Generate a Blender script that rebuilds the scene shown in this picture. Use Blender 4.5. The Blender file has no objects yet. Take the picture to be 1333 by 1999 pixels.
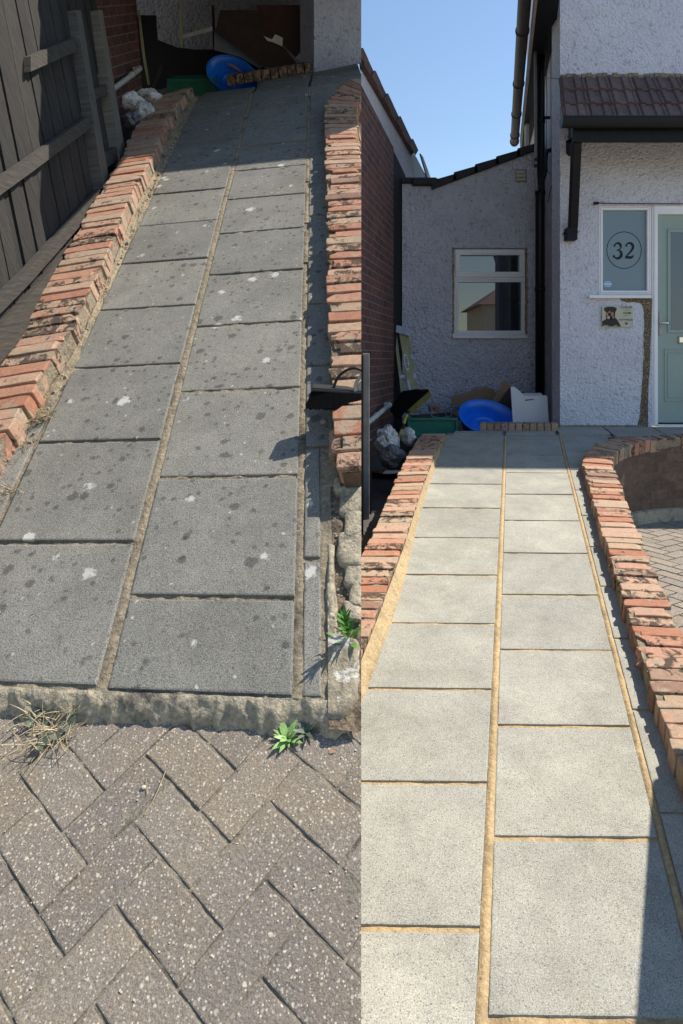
import bpy, bmesh, math, random
from mathutils import Vector, Matrix, noise
R_ = math.radians
scene = bpy.context.scene
V = Vector

# ------------------------------------------------------------------ camera, sky, sun, exposure
FOC, CX, CY, CZ = 1317.0, 705.0, 700.0, 1.6
CAM = V((0, 0, CZ))
cam_d = bpy.data.cameras.new('camera'); cam = bpy.data.objects.new('camera', cam_d)
scene.collection.objects.link(cam); scene.camera = cam
cam.location = CAM; cam.rotation_euler = (R_(90), 0, 0)
cam_d.sensor_fit = 'HORIZONTAL'; cam_d.sensor_width = 36
cam_d.lens = 36 * FOC / 1333
cam_d.shift_x = -(CX - 666.5) / 1333
cam_d.shift_y = -(999.5 - CY) / 1333
cam_d.clip_start = 0.02; cam_d.clip_end = 500

SUN_EL, SUN_AZ = R_(58), R_(74)          # azimuth measured from +Y towards +X
SUN = V((math.cos(SUN_EL) * math.sin(SUN_AZ), math.cos(SUN_EL) * math.cos(SUN_AZ), math.sin(SUN_EL)))
world = bpy.data.worlds.new('World'); scene.world = world; world.use_nodes = True
wn = world.node_tree.nodes; wl = world.node_tree.links
sky = wn.new('ShaderNodeTexSky'); sky.sky_type = 'NISHITA'; sky.sun_disc = False
sky.sun_elevation = SUN_EL; sky.sun_rotation = SUN_AZ
sky.air_density = 1.3; sky.dust_density = 0.3; sky.ozone_density = 3.0
wl.new(sky.outputs[0], wn['Background'].inputs[0]); wn['Background'].inputs[1].default_value = 0.118
sd = bpy.data.lights.new('sun', 'SUN'); so = bpy.data.objects.new('sun', sd); scene.collection.objects.link(so)
sd.energy = 5.0; sd.angle = R_(0.5); sd.color = (1.0, 0.915, 0.80)
so.rotation_euler = SUN.to_track_quat('Z', 'Y').to_euler()
so.location = (5, 3, 12)
scene.view_settings.view_transform = 'Standard'; scene.view_settings.look = 'None'
scene.view_settings.exposure = 0.50; scene.view_settings.gamma = 1.0

# ------------------------------------------------------------------ geometry helpers
def ray(px, py): return V(((px - CX) / FOC, 1.0, (CY - py) / FOC))
def P(px, py, Y): return CAM + ray(px, py) * Y
def hit(px, py, pt, n):
    d = ray(px, py); return CAM + d * ((pt - CAM).dot(n) / d.dot(n))
def lerp(a, b, t): return a + (b - a) * t
rnd = random.Random(7)
SIDE = 'R'

def tag(o, label=None, cat=None, group=None, kind=None):
    if label: o['label'] = label
    if cat: o['category'] = cat
    if group: o['group'] = group
    if kind: o['kind'] = kind
    return o
def empty(name, loc, label, cat, group=None):
    o = bpy.data.objects.new(name, None); scene.collection.objects.link(o)
    o.location = loc; o.empty_display_size = 0.1
    return tag(o, label, cat, group)
def clip(bm, side):
    xs = [v.co.x for v in bm.verts]
    if not xs: return
    if side == 'L' and max(xs) <= 0: return
    if side == 'R' and min(xs) >= 0: return
    no = V((1, 0, 0)) if side == 'L' else V((-1, 0, 0))
    r = bmesh.ops.bisect_plane(bm, geom=bm.verts[:] + bm.edges[:] + bm.faces[:], dist=1e-6,
                               plane_co=V((0, 0, 0)), plane_no=no, clear_outer=True)
    ed = [e for e in r['geom_cut'] if isinstance(e, bmesh.types.BMEdge)]
    if ed:
        try: bmesh.ops.holes_fill(bm, edges=ed, sides=0)
        except Exception: pass
def finish(name, bm, mat, parent=None, smooth=False, side='auto', base=None):
    """link bm as one mesh object; world-space verts. A top-level mesh gets its origin at its base."""
    sd_ = SIDE if side == 'auto' else side
    if sd_: clip(bm, sd_)
    bmesh.ops.recalc_face_normals(bm, faces=bm.faces[:])
    me = bpy.data.meshes.new(name)
    o = bpy.data.objects.new(name, me)
    if parent is None:
        if base is None:
            n = max(1, len(bm.verts)); c = V((0, 0, 0))
            for v in bm.verts: c += v.co
            c /= n; base = V((c.x, c.y, min([v.co.z for v in bm.verts] or [0])))
        for v in bm.verts: v.co -= base
        o.location = base
    bm.to_mesh(me); bm.free()
    for m in (mat if isinstance(mat, (list, tuple)) else [mat]): me.materials.append(m)
    if smooth:
        for p in me.polygons: p.use_smooth = True
    scene.collection.objects.link(o)
    if parent is not None:
        o.parent = parent
        M = Matrix.Translation(parent.location)
        if parent.parent is not None or parent.type == 'MESH':
            # parent mesh's world transform
            M = wmat(parent)
        o.matrix_parent_inverse = M.inverted()
    return o
def wmat(o):
    m = Matrix.Translation(o.location)
    if o.parent is not None: m = wmat(o.parent) @ o.matrix_parent_inverse @ m
    return m
def BM():
    b = bmesh.new()
    b.loops.layers.float_color.new('tint'); b.loops.layers.uv.new('UVMap')
    return b
def settint(bm, faces, t):
    l = bm.loops.layers.float_color['tint']
    for f in faces:
        for lp in f.loops: lp[l] = (t[0], t[1], t[2], 1)
def rt(): return (rnd.random(), rnd.random(), rnd.random())
def prism(bm, pts, thick, tint=None, mi=0):
    """polygon pts (3D, planar) extruded by the vector thick"""
    a = [bm.verts.new(p) for p in pts]; b = [bm.verts.new(p + thick) for p in pts]
    fs = [bm.faces.new(a), bm.faces.new(b[::-1])]
    n = len(pts)
    for i in range(n): fs.append(bm.faces.new([a[i], b[i], b[(i + 1) % n], a[(i + 1) % n]]))
    settint(bm, fs, tint or rt())
    for f in fs: f.material_index = mi
    return fs
def uvplane(bm, o, eu, ev, faces=None):
    l = bm.loops.layers.uv['UVMap']
    for f in (faces or bm.faces):
        for lp in f.loops:
            d = lp.vert.co - o; lp[l].uv = (d.dot(eu), d.dot(ev))
def box(bm, c, ex, ey, ez, tint=None, bev=0.0):
    """centre and three half-extent vectors"""
    vs = []
    for s in ((-1, -1, -1), (1, -1, -1), (1, 1, -1), (-1, 1, -1), (-1, -1, 1), (1, -1, 1), (1, 1, 1), (-1, 1, 1)):
        vs.append(bm.verts.new(c + ex * s[0] + ey * s[1] + ez * s[2]))
    q = ((0, 3, 2, 1), (4, 5, 6, 7), (0, 1, 5, 4), (1, 2, 6, 5), (2, 3, 7, 6), (3, 0, 4, 7))
    fs = [bm.faces.new([vs[i] for i in f]) for f in q]
    settint(bm, fs, tint or rt())
    if bev > 0:
        es = set(e for f in fs for e in f.edges)
        r = bmesh.ops.bevel(bm, geom=list(es), offset=bev, segments=2, affect='EDGES', profile=0.5)
    return fs
def abox(bm, x0, x1, y0, y1, z0, z1, tint=None, bev=0.0):
    return box(bm, V(((x0 + x1) / 2, (y0 + y1) / 2, (z0 + z1) / 2)), V(((x1 - x0) / 2, 0, 0)), V((0, (y1 - y0) / 2, 0)), V((0, 0, (z1 - z0) / 2)), tint, bev)
def pbox(bm, px0, py0, px1, py1, Y, depth, tint=None, bev=0.0):
    """box whose front face is the pixel rectangle at distance Y, reaching 'depth' behind it"""
    a = P(px0, py1, Y); b = P(px1, py0, Y)
    return abox(bm, a.x, b.x, Y, Y + depth, a.z, b.z, tint, bev)
def beam(bm, a, b, w, h, up=V((0, 0, 1)), tint=None, bev=0.0):
    d = (b - a); L = d.length; d.normalize(); s = d.cross(up); s.normalize(); u = s.cross(d)
    return box(bm, (a + b) / 2, d * (L / 2), s * (w / 2), u * (h / 2), tint, bev)
def tube(bm, pts, r, seg=10, tint=None, closed=False):
    rr = r if isinstance(r, (list, tuple)) else [r] * len(pts)
    rings = []; prev = None
    n = len(pts)
    for i, p in enumerate(pts):
        if closed: d = pts[(i + 1) % n] - pts[i - 1]
        else: d = pts[min(i + 1, n - 1)] - pts[max(i - 1, 0)]
        d.normalize()
        if prev is None:
            s = d.cross(V((0, 0, 1)));
            if s.length < 1e-3: s = d.cross(V((1, 0, 0)))
        else: s = prev - d * prev.dot(d)
        s.normalize(); prev = s; u = d.cross(s)
        rings.append([bm.verts.new(p + (s * math.cos(2 * math.pi * k / seg) + u * math.sin(2 * math.pi * k / seg)) * rr[i]) for k in range(seg)])
    fs = []
    for i in range(n if closed else n - 1):
        A, B = rings[i], rings[(i + 1) % n]
        for k in range(seg): fs.append(bm.faces.new([A[k], A[(k + 1) % seg], B[(k + 1) % seg], B[k]]))
    if not closed:
        fs.append(bm.faces.new(rings[0][::-1])); fs.append(bm.faces.new(rings[-1]))
    settint(bm, fs, tint or rt())
    return fs
def smoothline(pts, n):
    """Catmull-Rom resample to n points evenly spaced"""
    Q = [pts[0] * 2 - pts[1]] + list(pts) + [pts[-1] * 2 - pts[-2]]
    out = []
    for i in range(1, len(Q) - 2):
        for k in range(12):
            t = k / 12; a, b, c, d = Q[i - 1], Q[i], Q[i + 1], Q[i + 2]
            out.append(0.5 * ((2 * b) + (c - a) * t + (2 * a - 5 * b + 4 * c - d) * t * t + (3 * b - a - 3 * c + d) * t ** 3))
    out.append(pts[-1].copy())
    L = [0]
    for i in range(1, len(out)): L.append(L[-1] + (out[i] - out[i - 1]).length)
    res = []; j = 0
    for k in range(n):
        s = L[-1] * k / (n - 1)
        while j < len(L) - 2 and L[j + 1] < s: j += 1
        t = (s - L[j]) / max(1e-9, L[j + 1] - L[j]); res.append(out[j].lerp(out[j + 1], min(1, max(0, t))))
    return res
def pair_resample(A, B, n):
    """resample two polylines together so that their cross-ties stay matched"""
    def dense(pts):
        Q = [pts[0] * 2 - pts[1]] + list(pts) + [pts[-1] * 2 - pts[-2]]; out = []
        for i in range(1, len(Q) - 2):
            for k in range(16):
                t = k / 16; a, b, c, d = Q[i - 1], Q[i], Q[i + 1], Q[i + 2]
                out.append(0.5 * ((2 * b) + (c - a) * t + (2 * a - 5 * b + 4 * c - d) * t * t + (3 * b - a - 3 * c + d) * t ** 3))
        out.append(pts[-1].copy()); return out
    a, b = dense(A), dense(B); L = [0]
    for i in range(1, len(a)): L.append(L[-1] + ((a[i] + b[i]) / 2 - (a[i - 1] + b[i - 1]) / 2).length)
    ra, rb = [], []; j = 0
    for k in range(n):
        s = L[-1] * k / (n - 1)
        while j < len(L) - 2 and L[j + 1] < s: j += 1
        t = min(1, max(0, (s - L[j]) / max(1e-9, L[j + 1] - L[j])))
        ra.append(a[j].lerp(a[j + 1], t)); rb.append(b[j].lerp(b[j + 1], t))
    return ra, rb
def length(pts): return sum((pts[i + 1] - pts[i]).length for i in range(len(pts) - 1))
def rough_box(bm, c8, rad=0.006, amp=0.0025, div=(7, 2, 3), tint=None, freq=14.0, chip=0.0):
    """8 corners (bottom 4, top 4: 00,10,11,01) -> rounded, worn brick"""
    def tri(a, b, c):
        B = c8[0] * (1 - a) * (1 - b) + c8[1] * a * (1 - b) + c8[2] * a * b + c8[3] * (1 - a) * b
        T = c8[4] * (1 - a) * (1 - b) + c8[5] * a * (1 - b) + c8[6] * a * b + c8[7] * (1 - a) * b
        return B.lerp(T, c)
    L = [(c8[1] - c8[0]).length, (c8[3] - c8[0]).length, (c8[4] - c8[0]).length]
    par = []
    for i in range(3):
        r = min(0.3, rad / max(L[i], 1e-4)); n = div[i]
        par.append([0, r * 0.4, r] + [r + (1 - 2 * r) * k / n for k in range(1, n)] + [1 - r, 1 - r * 0.4, 1])
    cen = sum(c8, V((0, 0, 0))) / 8
    vd = {}
    so_ = V((rnd.random() * 50, rnd.random() * 50, rnd.random() * 50))
    cr = [rnd.random() for _ in range(8)]
    def vert(i, j, k):
        key = (i, j, k)
        if key in vd: return vd[key]
        q = [par[0][i] * L[0], par[1][j] * L[1], par[2][k] * L[2]]
        inn = [min(max(q[m], rad), L[m] - rad) for m in range(3)]
        d = V([q[m] - inn[m] for m in range(3)])
        if d.length > 1e-9:
            d = d.normalized() * rad
            q = [inn[m] + d[m] for m in range(3)]
        p = tri(q[0] / L[0], q[1] / L[1], q[2] / L[2])
        nv = noise.noise_vector(p * freq + so_) * amp + noise.noise_vector(p * freq * 4 + so_) * amp * 0.45
        p = p + nv
        if chip > 0:
            # knocked-off corners and ends
            ci = (1 if q[0] > L[0] / 2 else 0) + (2 if q[1] > L[1] / 2 else 0)
            e = max(0, 1 - min(q[0], L[0] - q[0]) / 0.035)
            if cr[ci] > 0.45 and q[2] > L[2] * 0.3:
                p = p.lerp(cen, e * chip * (cr[ci] - 0.2) * (0.5 + noise.noise(p * 30 + so_)))
        vd[key] = bm.verts.new(p); return vd[key]
    n = [len(par[0]), len(par[1]), len(par[2])]; fs = []
    def quad(a, b, c, d):
        try: fs.append(bm.faces.new((vert(*a), vert(*b), vert(*c), vert(*d))))
        except ValueError: pass
    for i in range(n[0] - 1):
        for j in range(n[1] - 1):
            quad((i, j, n[2] - 1), (i + 1, j, n[2] - 1), (i + 1, j + 1, n[2] - 1), (i, j + 1, n[2] - 1))
        for k in range(n[2] - 1):
            quad((i, 0, k), (i + 1, 0, k), (i + 1, 0, k + 1), (i, 0, k + 1))
            quad((i, n[1] - 1, k), (i, n[1] - 1, k + 1), (i + 1, n[1] - 1, k + 1), (i + 1, n[1] - 1, k))
    for j in range(n[1] - 1):
        for k in range(n[2] - 1):
            quad((0, j, k), (0, j, k + 1), (0, j + 1, k + 1), (0, j + 1, k))
            quad((n[0] - 1, j, k), (n[0] - 1, j + 1, k), (n[0] - 1, j + 1, k + 1), (n[0] - 1, j, k + 1))
    settint(bm, fs, tint or rt())
    return fs

# ------------------------------------------------------------------ materials
class MT:
    def __init__(s, name):
        s.m = bpy.data.materials.new(name); s.m.use_nodes = True
        s.t = s.m.node_tree; s.n = s.t.nodes; s.l = s.t.links; s.b = s.n['Principled BSDF']
        s.tc = s.n.new('ShaderNodeNewGeometry'); s.co = s.tc.outputs['Position']
        s.h = None
    def link(s, a, b): s.l.new(a, b)
    def col(s, c): return (c[0], c[1], c[2], 1)
    def noise(s, scale, detail=4, rough=0.6, vec=None, dist=0.0):
        n = s.n.new('ShaderNodeTexNoise'); n.inputs['Scale'].default_value = scale
        n.inputs['Detail'].default_value = detail; n.inputs['Roughness'].default_value = rough
        n.inputs['Distortion'].default_value = dist
        s.link(vec or s.co, n.inputs['Vector']); return n.outputs['Fac']
    def voro(s, scale, vec=None, feat='F1', rand=1.0):
        n = s.n.new('ShaderNodeTexVoronoi'); n.inputs['Scale'].default_value = scale; n.feature = feat
        n.inputs['Randomness'].default_value = rand
        s.link(vec or s.co, n.inputs['Vector']); return n
    def ramp(s, f, a, b, ca=(0, 0, 0), cb=(1, 1, 1)):
        r = s.n.new('ShaderNodeValToRGB'); e = r.color_ramp.elements
        e[0].position = a; e[1].position = b; e[0].color = s.col(ca); e[1].color = s.col(cb)
        s.link(f, r.inputs[0]); return r.outputs[0]
    def mix(s, f, a, b, mode='MIX'):
        m = s.n.new('ShaderNodeMix'); m.data_type = 'RGBA'; m.blend_type = mode
        for k, v in ((0, f), (6, a), (7, b)):
            if isinstance(v, (int, float)): m.inputs[k].default_value = v if k == 0 else (v, v, v, 1)
            elif isinstance(v, tuple): m.inputs[k].default_value = s.col(v)
            else: s.link(v, m.inputs[k])
        return m.outputs[2]
    def math(s, op, a, b=0.0):
        m = s.n.new('ShaderNodeMath'); m.operation = op
        for k, v in ((0, a), (1, b)):
            if isinstance(v, (int, float)): m.inputs[k].default_value = v
            else: s.link(v, m.inputs[k])
        return m.outputs[0]
    def tint(s, ch=0):
        a = s.n.new('ShaderNodeAttribute'); a.attribute_name = 'tint'
        x = s.n.new('ShaderNodeSeparateColor'); s.link(a.outputs['Color'], x.inputs[0]); return x.outputs[ch]
    def base(s, c):
        if isinstance(c, tuple): s.b.inputs['Base Color'].default_value = s.col(c)
        else: s.link(c, s.b.inputs['Base Color'])
        return s
    def rough(s, r):
        if isinstance(r, (int, float)): s.b.inputs['Roughness'].default_value = r
        else: s.link(r, s.b.inputs['Roughness'])
        return s
    def bump(s, h, dist=0.005, strength=1.0):
        b = s.n.new('ShaderNodeBump'); b.inputs['Distance'].default_value = dist; b.inputs['Strength'].default_value = strength
        s.link(h, b.inputs['Height'])
        if s.h is not None: s.link(s.h, b.inputs['Normal'])
        s.h = b.outputs[0]; s.link(s.h, s.b.inputs['Normal']); return s

def plain(name, c, rough=0.6, metal=0.0, var=0.15, scale=12, bump=0.0, bscale=80, spec=0.5):
    m = MT(name)
    n = m.noise(scale, 5, 0.65)
    d = tuple(x * (1 - var) for x in c); u = tuple(min(1, x * (1 + var)) for x in c)
    m.base(m.ramp(n, 0.3, 0.7, d, u)); m.rough(rough)
    m.b.inputs['Metallic'].default_value = metal; m.b.inputs['Specular IOR Level'].default_value = spec
    if bump: m.bump(m.noise(bscale, 3), bump)
    return m.m

def concrete(name, lo, hi, fleck, spots=0.0, lichen=0.0, big=0.0):
    m = MT(name)
    n1 = m.noise(310, 4, 0.8); n2 = m.noise(5.5, 5, 0.6); n3 = m.noise(24, 4, 0.65)
    c = m.ramp(n1, 0.36, 0.64, lo, hi)
    c = m.mix(m.ramp(n2, 0.3, 0.72), c, m.mix(1.0, c, (0.76, 0.76, 0.78), 'MULTIPLY'))
    c = m.mix(m.math('MULTIPLY', m.ramp(n3, 0.35, 0.68), 0.5), c, m.mix(1.0, c, (1.22, 1.2, 1.16), 'MULTIPLY'))
    c = m.mix(1.0, c, m.ramp(m.tint(0), 0.0, 1.0, (0.90, 0.90, 0.90), (1.08, 1.07, 1.05)), 'MULTIPLY')
    # fine aggregate: pale and dark grains
    v = m.voro(210); w = m.voro(120)
    c = m.mix(m.math('MULTIPLY', m.ramp(v.outputs['Distance'], 0.16, 0.28, (1, 1, 1), (0, 0, 0)), 0.55), c, fleck)
    c = m.mix(m.math('MULTIPLY', m.ramp(w.outputs['Distance'], 0.12, 0.26, (1, 1, 1), (0, 0, 0)), 0.75), c, tuple(x * 0.38 for x in lo))
    if spots:
        sv = m.voro(17, m.co)
        wob = m.math('ADD', sv.outputs['Distance'], m.math('MULTIPLY', m.noise(70, 4), 0.34))
        sep = m.n.new('ShaderNodeSeparateColor'); m.link(sv.outputs['Color'], sep.inputs[0])
        k = m.math('GREATER_THAN', sep.outputs[0], 0.2)
        rad = m.math('MULTIPLY', m.math('MULTIPLY', sep.outputs[1], sep.outputs[2]), 0.26)
        msk = m.ramp(m.math('SUBTRACT', wob, rad), 0.24, 0.33, (1, 1, 1), (0, 0, 0))
        c = m.mix(m.math('MULTIPLY', m.math('MULTIPLY', msk, k), spots), c, m.mix(1.0, c, (0.42, 0.43, 0.46), 'MULTIPLY'))
        sv = m.voro(29, m.co); wob = m.math('ADD', sv.outputs['Distance'], m.math('MULTIPLY', m.noise(90, 4), 0.35))
        sep = m.n.new('ShaderNodeSeparateColor'); m.link(sv.outputs['Color'], sep.inputs[0])
        k = m.math('MULTIPLY', m.math('GREATER_THAN', sep.outputs[0], 0.45), m.ramp(m.noise(2.7, 4), 0.38, 0.5))
        c = m.mix(m.math('MULTIPLY', m.math('MULTIPLY', m.ramp(wob, 0.34, 0.46, (1, 1, 1), (0, 0, 0)), k), spots), c, m.mix(1.0, c, (0.5, 0.5, 0.52), 'MULTIPLY'))
    if lichen:
        sv = m.voro(8.5, m.co)
        wob = m.math('ADD', sv.outputs['Distance'], m.math('MULTIPLY', m.noise(60, 4), 0.45))
        sep = m.n.new('ShaderNodeSeparateColor'); m.link(sv.outputs['Color'], sep.inputs[0])
        k = m.math('GREATER_THAN', sep.outputs[0], 1 - lichen)
        msk = m.ramp(m.math('SUBTRACT', wob, m.math('MULTIPLY', sep.outputs[1], 0.13)), 0.25, 0.32, (1, 1, 1), (0, 0, 0))
        c = m.mix(m.math('MULTIPLY', m.math('MULTIPLY', msk, k), 0.85), c, (0.55, 0.55, 0.50))
        sv = m.voro(24, m.co)
        wob = m.math('ADD', sv.outputs['Distance'], m.math('MULTIPLY', m.noise(120, 4), 0.4))
        sep = m.n.new('ShaderNodeSeparateColor'); m.link(sv.outputs['Color'], sep.inputs[0])
        k = m.math('GREATER_THAN', sep.outputs[0], 1 - lichen * 0.5)
        msk = m.ramp(wob, 0.27, 0.34, (1, 1, 1), (0, 0, 0))
        c = m.mix(m.math('MULTIPLY', m.math('MULTIPLY', msk, k), 0.7), c, (0.5, 0.5, 0.46))
    # broad drying marks, trodden dirt and hairline stains
    c = m.mix(m.math('MULTIPLY', m.ramp(m.noise(2.1, 6, 0.7, dist=1.2), 0.47, 0.62), 0.5), c, m.mix(1.0, c, (0.80, 0.79, 0.76), 'MULTIPLY'))
    c = m.mix(m.math('MULTIPLY', m.ramp(m.noise(38, 5, 0.8, dist=0.8), 0.60, 0.68), 0.6), c, m.mix(1.0, c, (0.58, 0.58, 0.55), 'MULTIPLY'))
    m.base(c); m.rough(0.92); m.b.inputs['Specular IOR Level'].default_value = 0.25
    m.bump(m.noise(220, 3, 0.75), 0.0022, 0.8); m.bump(m.noise(30, 4), 0.0025, 0.6)
    return m.m
def mortar(name, lo, hi, dirt=(0.10, 0.09, 0.07)):
    m = MT(name)
    c = m.ramp(m.noise(90, 5, 0.7), 0.35, 0.65, lo, hi)
    c = m.mix(m.ramp(m.noise(9, 6, 0.7), 0.52, 0.7), c, dirt)
    c = m.mix(m.math('MULTIPLY', m.ramp(m.noise(3.5, 5, 0.7), 0.4, 0.6), 0.5), c, m.mix(1.0, c, (0.72, 0.74, 0.78), 'MULTIPLY'))
    m.base(c); m.rough(0.95); m.bump(m.noise(110, 5, 0.7), 0.006); m.bump(m.noise(25, 3), 0.01)
    return m.m
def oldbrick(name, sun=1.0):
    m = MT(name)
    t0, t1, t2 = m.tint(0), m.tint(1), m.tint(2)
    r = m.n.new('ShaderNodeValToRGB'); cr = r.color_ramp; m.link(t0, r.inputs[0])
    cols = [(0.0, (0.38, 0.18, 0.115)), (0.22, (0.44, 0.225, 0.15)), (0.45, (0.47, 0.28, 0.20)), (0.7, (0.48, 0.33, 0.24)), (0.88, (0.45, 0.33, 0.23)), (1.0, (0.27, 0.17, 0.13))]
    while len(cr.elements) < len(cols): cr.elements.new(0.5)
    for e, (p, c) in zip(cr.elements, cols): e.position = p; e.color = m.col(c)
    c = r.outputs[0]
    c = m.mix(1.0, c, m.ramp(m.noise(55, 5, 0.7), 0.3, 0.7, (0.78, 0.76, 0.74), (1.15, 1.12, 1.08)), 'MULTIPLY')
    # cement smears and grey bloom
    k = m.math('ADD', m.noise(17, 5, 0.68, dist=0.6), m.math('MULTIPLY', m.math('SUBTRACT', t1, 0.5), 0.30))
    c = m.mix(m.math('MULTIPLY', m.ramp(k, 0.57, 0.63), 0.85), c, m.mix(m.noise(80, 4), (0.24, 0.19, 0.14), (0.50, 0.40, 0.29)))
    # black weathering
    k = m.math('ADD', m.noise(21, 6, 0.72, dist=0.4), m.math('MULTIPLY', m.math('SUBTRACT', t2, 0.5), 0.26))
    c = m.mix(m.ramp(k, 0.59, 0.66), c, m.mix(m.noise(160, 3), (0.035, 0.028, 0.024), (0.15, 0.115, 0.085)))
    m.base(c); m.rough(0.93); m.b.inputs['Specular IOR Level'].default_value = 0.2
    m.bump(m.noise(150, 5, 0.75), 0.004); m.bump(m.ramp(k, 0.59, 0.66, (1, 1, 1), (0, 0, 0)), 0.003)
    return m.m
def brickwork(name, a, b, mort, w=0.225, h=0.075):
    m = MT(name); uv = m.n.new('ShaderNodeUVMap'); uv.uv_map = 'UVMap'
    br = m.n.new('ShaderNodeTexBrick'); m.link(uv.outputs[0], br.inputs['Vector'])
    br.inputs['Scale'].default_value = 1.0; br.inputs['Brick Width'].default_value = w; br.inputs['Row Height'].default_value = h
    br.inputs['Mortar Size'].default_value = 0.0055; br.inputs['Mortar Smooth'].default_value = 0.15
    br.inputs['Color1'].default_value = m.col(a); br.inputs['Color2'].default_value = m.col(b); br.inputs['Mortar'].default_value = m.col(mort)
    br.inputs['Bias'].default_value = -0.2
    c = m.mix(1.0, br.outputs['Color'], m.ramp(m.noise(22, 5, 0.65), 0.3, 0.7, (0.65, 0.65, 0.66), (1.25, 1.2, 1.18)), 'MULTIPLY')
    c = m.mix(m.math('MULTIPLY', m.ramp(m.noise(2.3, 4), 0.45, 0.7), 0.5), c, m.mix(1.0, c, (0.5, 0.5, 0.52), 'MULTIPLY'))
    m.base(c); m.rough(0.9)
    m.bump(m.math('SUBTRACT', 1.0, br.outputs['Fac']), 0.005); m.bump(m.noise(120, 4), 0.002)
    return m.m
def pebbledash(name, lo, hi, hole, scale=46, depth=0.011):
    m = MT(name)
    v = m.voro(scale); v2 = m.voro(scale * 2.1); n = m.noise(scale * 0.7, 4, 0.65)
    hgt = m.math('ADD', m.math('MULTIPLY', m.math('SUBTRACT', 1.0, v.outputs['Distance']), 0.75), m.math('MULTIPLY', n, 0.9))
    hgt = m.math('ADD', hgt, m.math('MULTIPLY', v2.outputs['Distance'], -0.35))
    c = m.ramp(m.noise(3.2, 5, 0.6), 0.3, 0.72, lo, hi)
    c = m.mix(m.math('MULTIPLY', m.ramp(m.noise(scale * 0.55, 4, 0.75), 0.55, 0.68), 0.7), c, hole)  # random mottling, deepened to paint shade into the pits
    m.base(c); m.rough(0.9); m.b.inputs['Specular IOR Level'].default_value = 0.15
    m.bump(hgt, depth * 1.4, 1.0); m.bump(m.noise(9, 3), 0.02, 0.6)
    return m.m
def aggregate(name, lo, hi, fleck, scale=60):
    m = MT(name)
    v = m.voro(scale)
    sep = m.n.new('ShaderNodeSeparateColor'); m.link(v.outputs['Color'], sep.inputs[0])
    c = m.ramp(sep.outputs[0], 0.1, 0.9, lo, hi)
    c = m.mix(m.math('GREATER_THAN', sep.outputs[1], 0.86), c, fleck)
    c = m.mix(m.ramp(v.outputs['Distance'], 0.3, 0.5), c, tuple(x * 0.6 for x in lo))
    m.base(c); m.rough(0.85); m.bump(m.math('SUBTRACT', 1.0, v.outputs['Distance']), 0.012)
    return m.m
def paver(name, lo, hi):
    m = MT(name)
    c = m.ramp(m.noise(260, 3, 0.7), 0.35, 0.65, lo, hi)
    c = m.mix(1.0, c, m.ramp(m.tint(0), 0, 1, (0.85, 0.84, 0.86), (1.12, 1.1, 1.06)), 'MULTIPLY')
    c = m.mix(m.ramp(m.noise(6, 5, 0.65), 0.45, 0.72), c, m.mix(1.0, c, (1.15, 1.08, 0.92), 'MULTIPLY'))
    for sc, th, r in ((95, 0.45, 0.26), (160, 0.35, 0.3), (52, 0.8, 0.2)):
        v = m.voro(sc); sep = m.n.new('ShaderNodeSeparateColor'); m.link(v.outputs['Color'], sep.inputs[0])
        k = m.math('MULTIPLY', m.ramp(v.outputs['Distance'], r - 0.05, r + 0.03, (1, 1, 1), (0, 0, 0)), m.math('GREATER_THAN', sep.outputs[0], th))
        c = m.mix(m.math('MULTIPLY', k, 0.85), c, m.ramp(sep.outputs[1], 0.2, 0.95, (0.30, 0.28, 0.25), (0.62, 0.56, 0.44)))
    m.base(c); m.rough(0.9); m.bump(m.noise(180, 4, 0.7), 0.003); m.bump(m.noise(40, 3), 0.003)
    return m.m
def wood(name, lo, hi, axis_scale=(1, 1, 1)):
    m = MT(name)
    mp = m.n.new('ShaderNodeMapping'); mp.inputs['Scale'].default_value = axis_scale; uvn = m.n.new('ShaderNodeUVMap'); uvn.uv_map = 'UVMap'; m.link(uvn.outputs[0], mp.inputs[0])
    n = m.noise(1.0, 8, 0.7, vec=mp.outputs[0], dist=0.4)
    c = m.ramp(n, 0.32, 0.68, lo, hi)
    c = m.mix(1.0, c, m.ramp(m.tint(0), 0, 1, (0.7, 0.7, 0.72), (1.2, 1.17, 1.12)), 'MULTIPLY')
    c = m.mix(m.ramp(m.noise(4, 3), 0.55, 0.75), c, m.mix(1.0, c, (0.7, 0.78, 0.6), 'MULTIPLY'))
    m.base(c); m.rough(0.9); m.bump(n, 0.006)
    return m.m
def glass(name, c, rough=0.03, ior=1.9):
    m = MT(name); m.base(c); m.rough(rough); m.b.inputs['IOR'].default_value = ior
    return m.m
def leafmat(name, lo, hi):
    m = MT(name); m.base(m.ramp(m.noise(60, 3), 0.3, 0.7, lo, hi)); m.rough(0.55)
    m.b.inputs['Subsurface Weight'].default_value = 0.0
    return m.m

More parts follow.
